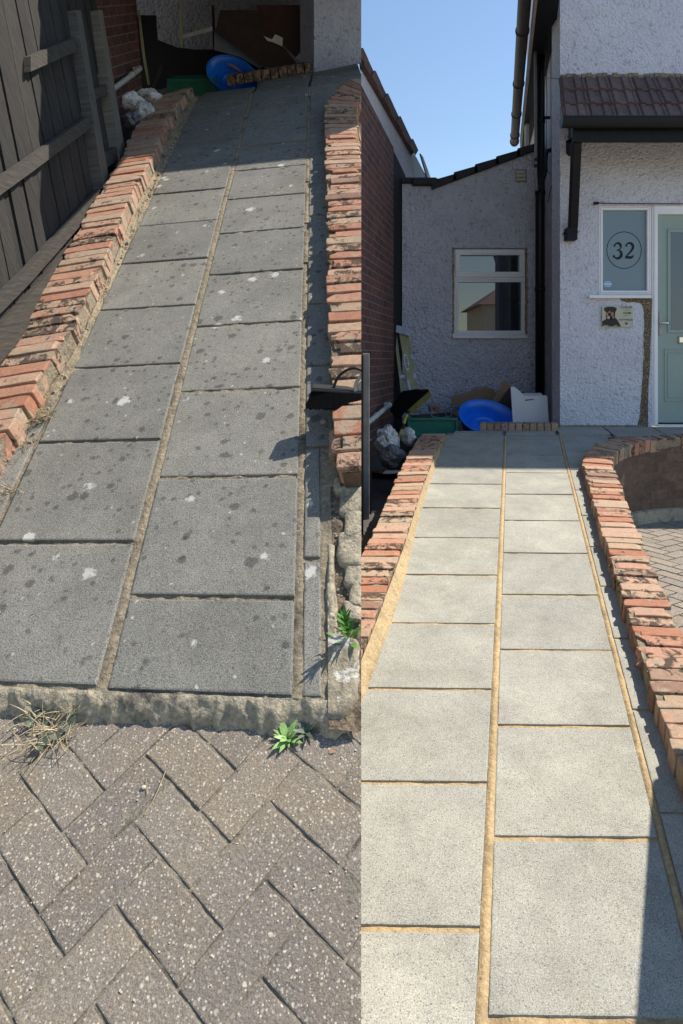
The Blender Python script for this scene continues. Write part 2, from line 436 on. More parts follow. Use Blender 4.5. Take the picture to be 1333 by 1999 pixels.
M = {}
M['slab_new'] = concrete('clean_concrete', (0.235, 0.238, 0.205), (0.50, 0.495, 0.435), (0.66, 0.65, 0.57))
M['slab_old'] = concrete('weathered_concrete', (0.115, 0.115, 0.102), (0.34, 0.335, 0.30), (0.42, 0.41, 0.36), spots=0.8, lichen=0.55)
M['joint_new'] = mortar('fresh_sand_mortar', (0.40, 0.29, 0.15), (0.60, 0.45, 0.25), (0.30, 0.22, 0.12))
M['joint_old'] = mortar('old_mortar', (0.20, 0.165, 0.115), (0.36, 0.30, 0.205), (0.07, 0.06, 0.045))
M['haunch'] = mortar('crumbling_concrete', (0.27, 0.245, 0.19), (0.55, 0.47, 0.32), (0.07, 0.065, 0.055))
M['brick'] = oldbrick('old_stock_brick')
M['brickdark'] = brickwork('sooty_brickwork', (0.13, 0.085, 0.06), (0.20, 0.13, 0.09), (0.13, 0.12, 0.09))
M['nbrick'] = brickwork('dark_red_brickwork', (0.17, 0.07, 0.055), (0.085, 0.045, 0.045), (0.22, 0.19, 0.18))
M['dash'] = pebbledash('white_pebbledash', (0.64, 0.65, 0.73), (0.76, 0.77, 0.85), (0.34, 0.33, 0.36), 44, 0.010)
M['dash_grey'] = pebbledash('grey_pebbledash', (0.62, 0.63, 0.72), (0.76, 0.77, 0.87), (0.25, 0.25, 0.30), 30, 0.022)
M['dash_side'] = pebbledash('lilac_white_pebbledash', (0.58, 0.55, 0.58), (0.70, 0.66, 0.69), (0.2, 0.17, 0.16), 30, 0.006)
M['agg'] = aggregate('exposed_aggregate', (0.24, 0.18, 0.11), (0.42, 0.33, 0.21), (0.6, 0.54, 0.44), 95)
M['paver'] = paver('speckled_block_paving', (0.145, 0.127, 0.105), (0.27, 0.235, 0.195))
M['paver_far'] = paver('grey_block_paving', (0.17, 0.15, 0.13), (0.28, 0.25, 0.21))
M['jointsand'] = mortar('jointing_sand', (0.19, 0.165, 0.125), (0.31, 0.275, 0.21), (0.05, 0.04, 0.03))
M['soil'] = mortar('dry_soil', (0.09, 0.07, 0.05), (0.26, 0.20, 0.13), (0.05, 0.04, 0.03))
M['soil_tan'] = mortar('sandy_rubble', (0.20, 0.165, 0.11), (0.42, 0.34, 0.22), (0.08, 0.065, 0.045))
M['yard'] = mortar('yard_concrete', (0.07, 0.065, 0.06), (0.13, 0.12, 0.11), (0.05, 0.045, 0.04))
M['upvc'] = plain('white_upvc', (0.88, 0.88, 0.90), 0.35, var=0.04)
M['black'] = plain('black_plastic', (0.008, 0.009, 0.012), 0.42, var=0.2, spec=0.3)
M['blackwood'] = plain('black_painted_timber', (0.009, 0.010, 0.013), 0.55, var=0.3, spec=0.25)
M['gutter'] = plain('brown_grey_gutter', (0.075, 0.065, 0.07), 0.55, var=0.25, spec=0.3)
M['greypipe'] = plain('grey_plastic', (0.25, 0.25, 0.24), 0.5)
M['cream'] = plain('cream_board', (0.45, 0.38, 0.32), 0.6)
M['door'] = plain('sage_green_door', (0.31, 0.40, 0.36), 0.45, var=0.04)
M['chrome'] = plain('chrome', (0.75, 0.75, 0.75), 0.15, metal=1.0, var=0.03)
M['steel'] = plain('dull_metal', (0.30, 0.30, 0.29), 0.4, metal=0.8)
M['alu'] = plain('aluminium', (0.5, 0.5, 0.5), 0.45, metal=0.7, var=0.2)
M['frost'] = glass('frosted_glass', (0.20, 0.27, 0.32), 0.22, 1.5)
M['clearetch'] = glass('clear_etching', (0.008, 0.012, 0.02), 0.2, 1.3)
M['pane'] = glass('dark_glass', (0.03, 0.04, 0.05), 0.01, 2.3)
M['glass_obs'] = glass('obscured_glass', (0.13, 0.17, 0.19), 0.12, 1.6)
M['vent'] = plain('cream_plastic', (0.55, 0.52, 0.42), 0.5)
M['grp'] = plain('yellow_fibreglass', (0.36, 0.33, 0.18), 0.6, var=0.2)
M['yellow'] = plain('yellow_plastic', (0.60, 0.45, 0.06), 0.5)
M['bristle'] = plain('black_bristle', (0.004, 0.004, 0.005), 0.95, spec=0.1)
M['ybristle'] = plain('yellow_bristle', (0.22, 0.19, 0.05), 0.7)
M['blue'] = plain('blue_plastic', (0.01, 0.17, 0.75), 0.3, var=0.1)
M['green'] = plain('green_plastic', (0.01, 0.17, 0.11), 0.45)
M['card'] = plain('brown_cardboard', (0.30, 0.20, 0.13), 0.85, var=0.12)
M['carddark'] = plain('dark_hardboard', (0.045, 0.03, 0.028), 0.8, var=0.25)
M['white'] = plain('white_board', (0.66, 0.67, 0.70), 0.6, var=0.03)
M['hose'] = plain('grey_hose', (0.10, 0.16, 0.20), 0.5)
M['whitepipe'] = plain('white_pipe', (0.58, 0.58, 0.55), 0.5, var=0.12, scale=25)
M['postgrey'] = plain('concrete_post', (0.26, 0.255, 0.25), 0.85, var=0.25, bump=0.003)
M['leadgrey'] = plain('white_paper', (0.7, 0.7, 0.7), 0.7)
M['ink'] = plain('black_ink', (0.02, 0.02, 0.02), 0.6)
M['signbg'] = plain('cream_enamel', (0.52, 0.52, 0.40), 0.45, var=0.06)
M['tan'] = plain('tan_ink', (0.42, 0.22, 0.12), 0.6)
M['pink'] = plain('pink_ink', (0.62, 0.36, 0.36), 0.6)
M['sticker'] = plain('blue_sticker', (0.10, 0.33, 0.55), 0.5)
M['leaf'] = leafmat('green_leaf', (0.05, 0.15, 0.02), (0.12, 0.30, 0.05))
M['leafpale'] = leafmat('pale_green_leaf', (0.16, 0.30, 0.07), (0.30, 0.48, 0.16))
M['leafdark'] = leafmat('dark_green_leaf', (0.015, 0.05, 0.015), (0.04, 0.10, 0.03))
M['leafgrey'] = leafmat('grey_green_leaf', (0.05, 0.075, 0.05), (0.13, 0.16, 0.11))
M['straw'] = leafmat('dry_straw', (0.26, 0.20, 0.11), (0.50, 0.42, 0.26))
M['stone'] = plain('pale_pebble', (0.55, 0.50, 0.40), 0.8)
M['bag'] = plain('grey_plastic_bag', (0.12, 0.13, 0.14), 0.3, var=0.4)
def tilemat():
    m = MT('concrete_roof_tile')
    c = m.ramp(m.noise(14, 5, 0.7), 0.3, 0.7, (0.10, 0.062, 0.055), (0.19, 0.125, 0.115))
    c = m.mix(1.0, c, m.ramp(m.tint(0), 0, 1, (0.75, 0.75, 0.75), (1.2, 1.15, 1.15)), 'MULTIPLY')
    v = m.voro(90); k = m.ramp(m.math('ADD', v.outputs['Distance'], m.math('MULTIPLY', m.noise(7, 3), 0.9)), 0.50, 0.6, (1, 1, 1), (0, 0, 0))
    c = m.mix(m.math('MULTIPLY', k, m.tint(1)), c, (0.50, 0.50, 0.45))
    m.base(c); m.rough(0.9); m.bump(m.noise(120, 4), 0.003)
    return m.m
M['tile'] = tilemat()
M['slate'] = plain('dark_roof_tile', (0.03, 0.033, 0.04), 0.8, var=0.4, bump=0.003)
def ragmat():
    m = MT('dirty_white_cloth')
    c = m.ramp(m.noise(7, 5, 0.7, dist=1.0), 0.4, 0.62, (0.36, 0.35, 0.31), (0.80, 0.80, 0.82))
    m.base(c); m.rough(0.95); m.bump(m.noise(22, 4, 0.6, dist=2.5), 0.015)
    return m.m
M['rag'] = ragmat()
M['fence'] = wood('weathered_fence_timber', (0.011, 0.0105, 0.010), (0.045, 0.042, 0.038), (95, 6, 1))
M['rail'] = wood('weathered_rail_timber', (0.028, 0.026, 0.022), (0.085, 0.076, 0.062), (8, 70, 1))
M['lead'] = plain('bitumen_black', (0.008, 0.009, 0.013), 0.9)  # black of the sagging sheet and of the painted gap shade

# ------------------------------------------------------------------ shared builders
def slab(bm, q, n, th=0.05, bev=0.004, jit=0.0015):
    """q: four ground points, n: plane normal"""
    o = n * rnd.uniform(-jit, jit)
    a = [p + o + n * rnd.uniform(-jit, jit) * 0.6 for p in q]
    c8 = [p - n * th for p in a] + a
    t = rt()
    vs = [bm.verts.new(p) for p in c8]
    fs = [bm.faces.new([vs[i] for i in f]) for f in ((4, 5, 6, 7), (0, 1, 5, 4), (1, 2, 6, 5), (2, 3, 7, 6), (3, 0, 4, 7), (3, 2, 1, 0))]
    settint(bm, fs, t)
    if bev:
        top = list(fs[0].edges)
        r = bmesh.ops.bevel(bm, geom=top, offset=bev, segments=2, affect='EDGES', profile=0.6)
        settint(bm, r['faces'], t)
def strip_sheet(bm, A, B, n, drop=0.0, nb=4, amp=0.0, freq=12):
    """noisy ribbon between polylines A and B (same length)"""
    g = []
    for a, b in zip(A, B):
        row = []
        for k in range(nb + 1):
            p = a.lerp(b, k / nb) + n * (-drop)
            if amp: p = p + n * (noise.noise(p * freq) * amp + noise.noise(p * freq * 3.1) * amp * 0.5)
            row.append(bm.verts.new(p))
        g.append(row)
    fs = []
    for i in range(len(g) - 1):
        for k in range(nb): fs.append(bm.faces.new((g[i][k], g[i + 1][k], g[i + 1][k + 1], g[i][k + 1])))
    settint(bm, fs, rt()); return fs
def coping(bm, A, B, up, nb, gap=0.011, th=0.10, jl=0.010, chip=0.5, rad=0.005, amp=0.0022, skipf=None):
    """row of bricks laid on edge between polylines A (one side) and B (other side)"""
    A, B = pair_resample(A, B, nb + 1)
    for i in range(nb):
        if skipf and skipf(i): continue
        a0, a1, b0, b1 = A[i], A[i + 1], B[i], B[i + 1]
        la = (a1 - a0); lb = (b1 - b0)
        g = rnd.uniform(gap * 0.6, gap * 1.3)
        ga = min(0.4, g / max(la.length, 1e-4) / 2); gb = min(0.4, g / max(lb.length, 1e-4) / 2)
        q = [a0.lerp(a1, ga), b0.lerp(b1, gb), b1.lerp(b0, gb), a1.lerp(a0, ga)]
        ac = (q[1] - q[0]).normalized()
        s0, s1 = rnd.uniform(-jl, jl), rnd.uniform(-jl, jl)
        o = up * rnd.uniform(-0.005, 0.004)
        q = [q[0] + ac * s0 + o, q[1] + ac * s1 + o, q[2] + ac * s1 + o, q[3] + ac * s0 + o]
        tl = up * rnd.uniform(-0.003, 0.003); q[1] = q[1] + tl; q[2] = q[2] + tl
        rough_box(bm, [p - up * th for p in q] + q, rad=rad, amp=amp, chip=chip * (1 if rnd.random() < 0.55 else 0.2))
    return A, B
def bed(bm, A, B, up, d):
    """mortar filling the joints between the bricks of a coping"""
    A, B = pair_resample(A, B, 140)
    A2 = [a.lerp(b, 0.03) for a, b in zip(A, B)]; B2 = [b.lerp(a, 0.03) for a, b in zip(A, B)]
    strip_sheet(bm, A2, B2, up, d, 10, 0.005, 40)
    for P_ in (A2, B2):
        strip_sheet(bm, [p - up * d for p in P_], [p - up * 0.10 for p in P_], up, 0, 3, 0.0)
def body(bm, A, B, up, top, botf, ins=0.02):
    """solid under a coping: A/B polylines, from top below the coping down to botf(point)"""
    rows = []; L = 0; uv = bm.loops.layers.uv['UVMap']; acc = []
    for i, (a, b) in enumerate(zip(A, B)):
        d = (b - a).normalized()
        a2 = a + d * ins; b2 = b - d * ins
        if i: L += (A[i] - A[i - 1]).length
        acc.append(L)
        rows.append([bm.verts.new(a2 - up * top), bm.verts.new(b2 - up * top), bm.verts.new(botf(b2)), bm.verts.new(botf(a2))])
    def f(vs, uvs):
        fc = bm.faces.new(vs)
        for lp, u in zip(fc.loops, uvs): lp[uv].uv = u
        return fc
    fs = []
    for i in range(len(rows) - 1):
        r, s = rows[i], rows[i + 1]; u0, u1 = acc[i], acc[i + 1]
        z = lambda v: v.co.dot(up)
        fs.append(f((r[0], s[0], s[1], r[1]), ((u0, 0), (u1, 0), (u1, .2), (u0, .2))))
        fs.append(f((r[1], s[1], s[2], r[2]), ((u0, z(r[1])), (u1, z(s[1])), (u1, z(s[2])), (u0, z(r[2])))))
        fs.append(f((r[3], s[3], s[0], r[0]), ((u0, z(r[3])), (u1, z(s[3])), (u1, z(s[0])), (u0, z(r[0])))))
    for r in (rows[0], rows[-1]): fs.append(f(r, ((0, z(r[0])), (.2, z(r[1])), (.2, z(r[2])), (0, z(r[3])))))
    settint(bm, fs, rt())
def herring(bm, O, ex, ey, n, w, nx, ny, th=0.05, gap=0.004, keep=None, bev=0.004):
    def put(x0, y0, x1, y1):
        c = O + ex * ((x0 + x1) / 2 * w) + ey * ((y0 + y1) / 2 * w)
        if keep and not keep(c): return
        g = gap / w + rnd.uniform(0, 0.02)
        q = [O + ex * (a * w) + ey * (b * w) for a, b in ((x0 + g, y0 + g), (x1 - g, y0 + g), (x1 - g, y1 - g), (x0 + g, y1 - g))]
        slab(bm, q, n, th, bev, 0.0012)
    for j in range(-ny, ny):
        for i in range(-nx, nx):
            ox = 4 * i + j; oy = j
            put(ox, oy, ox + 2, oy + 1)
            put(ox, oy + 1, ox + 1, oy + 3)
def blade(bm, base, dirv, up, L, w, bend=0.5, seg=4, tint=None):
    side = dirv.cross(up)
    if side.length < 1e-4: side = V((1, 0, 0))
    side.normalize(); prev = None; fs = []
    for k in range(seg + 1):
        t = k / seg
        p = base + up * (L * (t - bend * 0.35 * t * t)) + dirv * (L * bend * t * t)
        ww = w * (math.sin(math.pi * min(1, 0.18 + t * 0.82)) ** 0.8) * 0.5 + 0.0003
        a, b = bm.verts.new(p - side * ww), bm.verts.new(p + side * ww + up * (0.1 * w))
        if prev: fs.append(bm.faces.new((prev[0], prev[1], b, a)))
        prev = (a, b)
    settint(bm, fs, tint or rt())
def textmesh(name, body_, size, o, ex, ey, mat, parent, off=0.0):
    cu = bpy.data.curves.new(name, 'FONT'); cu.body = body_; cu.size = size; cu.align_x = 'CENTER'; cu.align_y = 'CENTER'
    cu.offset = off; cu.extrude = 0.0
    ob = bpy.data.objects.new(name, cu); scene.collection.objects.link(ob)
    dg = bpy.context.evaluated_depsgraph_get(); me = bpy.data.meshes.new_from_object(ob.evaluated_get(dg))
    bpy.data.objects.remove(ob)
    bm = BM(); bm2 = bmesh.new(); bm2.from_mesh(me)
    vm = {}
    for v in bm2.verts: vm[v] = bm.verts.new(o + ex * v.co.x + ey * v.co.y)
    for f in bm2.faces:
        try: bm.faces.new([vm[v] for v in f.verts])
        except ValueError: pass
    bm2.free()
    return finish(name, bm, mat, parent)
# ================================================================== RIGHT-HAND PLOT (cleaned path, house 32)
SIDE = 'R'
nR = V((0.00617, -0.15747, 0.98750)).normalized()
tR = CAM + V((0.35994, 1.83848, -1.30496))
eR = V((0.99996, -0.00529, -0.00709)); fR = V((0.22165, 0.98637, 0.15591))      # row direction, path direction
WR, DR, GR = 0.45, 0.4406, 0.023
ZL = CZ - 0.655                                                                  # landing level
Z0 = CZ - 1.32                                                                   # driveway level
UP = V((0, 0, 1)); SK = 0.228
def gR(u, v): return tR + eR * u + fR * (v * DR)
def onR(px, py, h=0.0): return hit(px, py, tR + nR * h, nR)
def topR(px, py, h=0.08, zl=None):
    a = onR(px, py, h); b = hit(px, py, V((0, 0, (zl if zl is not None else ZL + 0.010))), UP)
    return a if a.z < b.z or b.y < 0 else b
def path_z(x, y): return tR.z - ((x - tR.x) * nR.x + (y - tR.y) * nR.y) / nR.z

# ground everywhere under the plot, the driveway and the yard soil
bm = BM()
f = bm.faces.new([bm.verts.new(V(p)) for p in ((-80, -80, Z0 - 0.09), (80, -80, Z0 - 0.09), (80, 90, Z0 - 0.09), (-80, 90, Z0 - 0.09))])
tag(finish('ground', bm, M['jointsand'], side=None), kind='structure')
bm = BM()
O = V((2.6, 4.2, Z0)); a = R_(32)
herring(bm, O, V((math.cos(a), math.sin(a), 0)), V((-math.sin(a), math.cos(a), 0)), UP, 0.1, 16, 46, 0.05, 0.004,
        keep=lambda c: 1.12 + 0.225 * (c.y - 1.84) < c.x < 4.6 and 1.75 < c.y < 6.6)
tag(finish('driveway', bm, M['paver_far']), kind='structure')
bm = BM(); A = []; B = []
for i in range(24):
    y = 1.0 + i * 0.22; z = path_z(0.4, y) - 0.30
    if y > 5.5: z = path_z(0.4, 5.5) - 0.30
    A.append(V((-0.05, y, z))); B.append(V((0.12 + 0.2245 * (y - 1.9) + 0.3, y, z)))
strip_sheet(bm, A, B, UP, 0, 5, 0.03, 6)
A = [V((0.0, y, ZL - 0.30)) for y in (5.7, 6.4, 7.2, 8.1)]; B = [V((2.4, y, ZL - 0.30)) for y in (5.7, 6.4, 7.2, 8.1)]
strip_sheet(bm, A, B, UP, 0, 8, 0.02, 5)
tag(finish('yard_ground', bm, M['yard']), kind='structure')

# --- the ramped path: slabs and mortar
bm = BM()
VE = 9.32
for k in range(-3, 10):                                     # right column
    v0, v1 = k, min(k + 1, VE)
    if v1 <= v0: continue
    j = 0.008 / DR
    slab(bm, [gR(0.002, v0 + j), gR(WR - 0.002, v0 + j), gR(WR - 0.002, v1 - j), gR(0.002, v1 - j)], nR)
for k in range(-3, 11):                                     # left column
    v0, v1 = k - 0.572, min(k + 0.428, VE + 0.02)
    if v1 <= v0: continue
    j = 0.008 / DR
    slab(bm, [gR(-GR - WR - 0.05, v0 + j), gR(-GR - 0.002, v0 + j), gR(-GR - 0.002, v1 - j), gR(-GR - WR - 0.05, v1 - j)], nR)
for k in range(-2, 11):                                     # narrow cut strip beside the wall
    v0, v1 = (k - 0.80), min(k + 0.20, VE)
    if v1 <= v0: continue
    j = 0.006 / DR
    w = 0.16 if k < 7 else {7: 0.20, 8: 0.27, 9: 0.42, 10: 0.52}[k]
    slab(bm, [gR(WR + 0.022, v0 + j), gR(WR + w, v0 + j), gR(WR + w, v1 - j), gR(WR + 0.022, v1 - j)], nR)
tag(finish('path', bm, M['slab_new']), kind='structure')
bm = BM()
A = [gR(-GR - WR, v * 0.25 - 3) for v in range(0, 50)]; B = [gR(WR + 0.17, v * 0.25 - 3) for v in range(0, 50)]
strip_sheet(bm, A, B, nR, 0.006, 40, 0.003, 20)
tag(finish('path_mortar', bm, M['joint_new']), kind='structure')
# raised ribbon of mortar between the columns and beside the strip
bm = BM()
for u0, u1 in ((-GR + 0.001, 0.0), (WR + 0.001, WR + 0.018)):
    A, B, C = [], [], []
    for i in range(0, 300):
        v = -3 + i * 12.3 / 300
        wob = noise.noise(V((u0 * 9, v * 6, 1))) * 0.0022
        A.append(gR(u0 + wob - 0.002, v)); B.append(gR(u1 + wob + 0.002, v))
    g = []
    for p, q in zip(A, B):
        row = []
        for k in range(5):
            t = k / 4; h = math.sin(math.pi * t) * 0.007 - 0.004 + noise.noise(p.lerp(q, t) * 60) * 0.0022
            row.append(bm.verts.new(p.lerp(q, t) + nR * h))
        g.append(row)
    for i in range(len(g) - 1):
        for k in range(4): bm.faces.new((g[i][k], g[i + 1][k], g[i + 1][k + 1], g[i][k + 1]))
tag(finish('mortar_joint', bm, M['joint_new'], smooth=True), kind='structure')
# sloping fillet of sandy mortar against the left-hand wall
SL = [onR(x, y) for x, y in ((620, 1560), (660, 1475), (705, 1372), (720, 1340), (765, 1214), (795, 1110), (820, 1002), (846, 922), (860, 880), (872, 848))]
LB = [onR(x, y, 0.08) for x, y in ((640, 1450), (672, 1360), (705, 1280), (740, 1190), (770, 1110), (795, 1040), (820, 960), (843, 900), (857, 868), (871, 845))]
LA = [onR(x, y, 0.08) for x, y in ((510, 1450), (560, 1360), (605, 1280), (651, 1190), (690, 1110), (727, 1040), (760, 962), (788, 902), (806, 870), (823, 845))]
bm = BM()
S1 = smoothline(SL, 90); S2 = smoothline([p - nR * 0.055 for p in LB], 90)
g = []
for i in range(90):
    row = []
    for k in range(9):
        t = k / 8; p = S1[i].lerp(S2[i], t) + nR * (0.006 * min(1, k) + 0.03 * t ** 2 + 0.006 * math.sin(math.pi * t) + noise.noise(S1[i].lerp(S2[i], t) * 18) * 0.006 * (1 if k else 0.3))
        if k == 0: p = p + eR * (0.004 + noise.noise(S1[i] * 15) * 0.007) - nR * 0.012
        row.append(bm.verts.new(p))
    g.append(row)
for i in range(89):
    for k in range(8): bm.faces.new((g[i][k], g[i + 1][k], g[i + 1][k + 1], g[i][k + 1]))
tag(finish('mortar_fillet', bm, M['joint_new'], smooth=True), kind='structure')

# landing slabs in front of the house
bm = BM()
xs = [0.62, 1.066, 1.52]
def LQ(x0, x1, y0, y1):
    g = 0.004
    s = lambda x, y: V((x + SK * (y - 5.9), y, ZL))
    slab(bm, [s(x0 + g, y0 + g), s(x1 - g, y0 + g), s(x1 - g, y1 - g), s(x0 + g, y1 - g)], UP, 0.06)
for x0, x1 in ((0.80, 1.235), (1.26, 1.70)): LQ(x0, x1, 5.90, 6.11)
for i in range(8):
    x0 = 1.73 + i * 0.46
    LQ(x0, x0 + 0.455, 5.90 if i == 0 else 5.72, 6.02); LQ(x0, x0 + 0.455, 6.03, 6.47)
    if i == 0: LQ(1.42, 1.72, 6.12, 6.49)
tag(finish('landing', bm, M['slab_new']), kind='structure')
bm = BM(); abox(bm, 0.78, 1.75, 5.86, 6.14, ZL - 0.35, ZL - 0.02); abox(bm, 1.75, 5.6, 6.0, 6.52, ZL - 0.35, ZL - 0.02)
tag(finish('landing_base', bm, M['joint_old']), kind='structure')

# --- low brick walls beside the path
w = empty('low_brick_wall', LB[4] - nR * 0.3, 'low wall of worn orange bricks on edge running up the left side of the clean path', 'wall')
bm = BM(); n = int(length(smoothline(LB, 200)) / 0.0735)
A, B = coping(bm, LA, LB, nR, n, gap=0.009, jl=0.004, chip=0.3)
finish('brick_coping', bm, M['brick'], w)
bm = BM(); bed(bm, LA, LB, nR, 0.009); finish('mortar_bed', bm, M['joint_old'], w)
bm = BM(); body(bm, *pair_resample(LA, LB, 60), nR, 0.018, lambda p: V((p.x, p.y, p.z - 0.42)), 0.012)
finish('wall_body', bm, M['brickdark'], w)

RA = [topR(x, y) for x, y in ((1345, 1545), (1300, 1415), (1264, 1318), (1225, 1195), (1187, 1075), (1160, 985), (1143, 925), (1137, 900), (1144, 882), (1160, 868), (1188, 858), (1225, 852.5), (1275, 848.5), (1330, 846), (1450, 843))]
RB = [topR(x, y) for x, y in ((1475, 1550), (1418, 1420), (1376, 1322), (1318, 1200), (1263, 1078), (1228, 988), (1204, 928), (1196, 904), (1199, 890), (1210, 878), (1230, 868.5), (1260, 861), (1300, 857), (1345, 854), (1460, 851))]
w = empty('curved_brick_wall', RA[5] - V((0, 0, 0.3)), 'curving low retaining wall of chipped orange bricks between the clean path and the lower driveway', 'wall')
bm = BM(); mid = smoothline([(a + b) / 2 for a, b in zip(RA, RB)], 300); n = int(length(mid) / 0.073)
coping(bm, RA, RB, nR, n, gap=0.009, jl=0.008, chip=0.6)
finish('brick_coping', bm, M['brick'], w)
bm = BM(); bed(bm, RA, RB, nR, 0.010); finish('mortar_bed', bm, M['joint_old'], w)
bm = BM()
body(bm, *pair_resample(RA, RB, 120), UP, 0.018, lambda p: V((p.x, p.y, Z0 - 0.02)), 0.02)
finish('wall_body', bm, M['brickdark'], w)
# cement haunch along the foot of the curved wall, seen from the driveway
bm = BM(); S = smoothline(RB, 80); g = []
for i, p in enumerate(S):
    d = (S[min(i + 1, 79)] - S[max(i - 1, 0)]); nn = V((d.y, -d.x, 0)).normalized()
    g.append([bm.verts.new(V((p.x, p.y, Z0 + 0.10)) - nn * 0.03), bm.verts.new(V((p.x, p.y, Z0 + 0.09)) + nn * 0.012), bm.verts.new(V((p.x, p.y, Z0 - 0.01)) + nn * (0.025 + 0.012 * noise.noise(p * 9)))])
for i in range(79):
    for k in range(2): bm.faces.new((g[i][k], g[i + 1][k], g[i + 1][k + 1], g[i][k + 1]))
finish('cement_haunch', bm, M['haunch'], w)

# brick kerb on the edge of the landing
w = empty('brick_kerb', P(1010, 841, 6.12), 'row of small brown bricks on edge in front of the heap of junk', 'kerb')
bm = BM(); K0 = P(936, 827, 6.13); K1 = P(1090, 827, 6.13); K0.z = K1.z = ZL + 0.062
for i in range(11):
    a = K0.lerp(K1, i / 11); b = K0.lerp(K1, (i + 1) / 11)
    a = a.lerp(b, 0.04); b = b.lerp(a, 0.06); bk = V((SK * 0.19, 0.19, 0)); dn = V((0, 0, -0.07))
    c = [a + dn, b + dn, b + bk + dn, a + bk + dn, a, b, b + bk, a + bk]
    rough_box(bm, c, rad=0.006, amp=0.002, div=(2, 4, 2), tint=(0.85 + rnd.random() * .15, 0.6, 0.45))
finish('brick_course', bm, M['brick'], w)

# ------------------------------------------------------------------ the house
YF = 6.5
house = empty('house', P(1180, 833, YF), 'white pebbledashed house front with green door and brown tiled canopy', 'house')
def fp(px, py, Y=YF): return P(px, py, Y)
zb = ZL - 0.03; zt = CZ + 5.9
def FX(px): return (px - CX) / FOC * YF
def FZ(py): return CZ + (CY - py) / FOC * YF
bm = BM()
pts = [(FX(1093), zb), (FX(1093), zt), (FX(1900), zt), (FX(1900), zb), (FX(1478), zb), (FX(1478), FZ(401)), (FX(1168), FZ(401)), (FX(1168), FZ(578)), (FX(1272), FZ(578)), (FX(1272), zb)]
prism(bm, [V((x, YF, z)) for x, z in pts], V((0, 0.28, 0)))
finish('front_wall', bm, M['dash'], house)
bm = BM()    # side wall running back
a0 = V((FX(1093) + 0.002, YF + 0.003, zb - 0.35)); a1 = V((2.75, 11.2, zb - 0.35))
prism(bm, [a0, a1, V((a1.x, a1.y, CZ + 3.45)), V((a0.x, a0.y, CZ + 3.45))], V((0.25, 0, 0)))
prism(bm, [V((a0.x + .003, a0.y, CZ + 3.452)), V((a1.x, a1.y, CZ + 3.452)), V((a1.x, a1.y, zt)), V((a0.x + .003, a0.y, zt))], V((0.25, 0, 0)))
finish('side_wall', bm, M['dash_side'], house)
bm = BM()    # main roof and eaves high above the picture
prism(bm, [V((FX(1093) - 0.02, YF - 0.36, zt + .01)), V((FX(1900) + .2, YF - .36, zt + .01)), V((FX(1900) + 1.2, 11.2, zt + .01)), V((2.74, 11.2, zt + .01))], V((0, 0, .13)))
prism(bm, [V((FX(1093), YF - 0.3, zt + 0.14)), V((FX(1900), YF - 0.3, zt + 0.14)), V((FX(1900), 9.0, zt + 1.5)), V((FX(1093) + .5, 9.0, zt + 1.5))], V((0, 0, 0.08)))
finish('roof', bm, M['slate'], house)
# irregular strip of bare aggregate round the door frame
bm = BM(); q = [(720, 862), (800, 860), (990, 862), (985, 1000), (982, 1120), (975, 1250), (970, 1420), (958, 1600), (955, 1750), (955, 1928), (862, 1932), (880, 1860), (895, 1750), (902, 1640), (910, 1500), (918, 1340), (920, 1200), (926, 1090), (920, 980), (908, 925), (895, 903), (850, 893), (790, 897), (745, 885)]
pts = []
for i, (x, y) in enumerate(q):
    x2, y2 = q[(i + 1) % len(q)]
    for k in range(4):
        t = k / 4; jx = rnd.uniform(-4, 4) if not (x > 940 and x2 > 940) else 0
        pts.append((1040 + (x + (x2 - x) * t + jx) / 4.253, 380 + (y + (y2 - y) * t + jx * 0.6) / 4.253))
prism(bm, [V((FX(x), YF - 0.004, FZ(y))) for x, y in pts], V((0, 0.003, 0)))
finish('bare_aggregate', bm, M['agg'], house)
# little cement skirt where wall meets slabs
bm = BM()
for i in range(46):
    x = lerp(1094, 1256, i / 45); p = P(x, 832, YF); p.z = ZL
    rough_box(bm, [p + V(c) for c in ((-.015, -.022, -.01), (.015, -.02, -.01), (.015, .005, -.01), (-.015, .005, -.01), (-.013, -.012, rnd.uniform(.006, .016)), (.013, -.012, rnd.uniform(.006, .016)), (.013, .004, .014), (-.013, .004, .014))], rad=0.003, amp=0.004, div=(1, 1, 1))
finish('cement_skirt', bm, M['joint_old'], house)

# window beside the door
def frame(bm, x0, y0, x1, y1, t, Y, d, bev=0.004, tb=None):
    """rectangular frame from four butting bars, pixel units, thickness t px"""
    tb = tb or t
    pbox(bm, x0, y0, x1, y0 + t, Y, d, bev=bev); pbox(bm, x0, y1 - tb, x1, y1, Y, d, bev=bev)
    pbox(bm, x0, y0 + t, x0 + t, y1 - tb, Y, d, bev=bev); pbox(bm, x1 - t, y0 + t, x1, y1 - tb, Y, d, bev=bev)
win = empty('window', fp(1220, 578), None, None); win.parent = house; win.matrix_parent_inverse = Matrix.Translation(house.location).inverted()
def sub(name, bm, mat, parent, **k): return finish(name, bm, mat, parent, **k)
bm = BM(); frame(bm, 1168.5, 401.5, 1271.5, 575.5, 4, YF + 0.03, 0.07); frame(bm, 1172.6, 405.6, 1267.4, 571.4, 4.2, YF + 0.018, 0.05)
sub('window_frame', bm, M['upvc'], win)
bm = BM(); pbox(bm, 1175, 409, 1265, 568, YF + 0.05, 0.02); sub('window_pane', bm, M['frost'], win)
bm = BM(); pbox(bm, 1150.5, 576, 1271.5, 582, YF - 0.045, 0.16, bev=0.003); sub('window_sill', bm, M['upvc'], win)
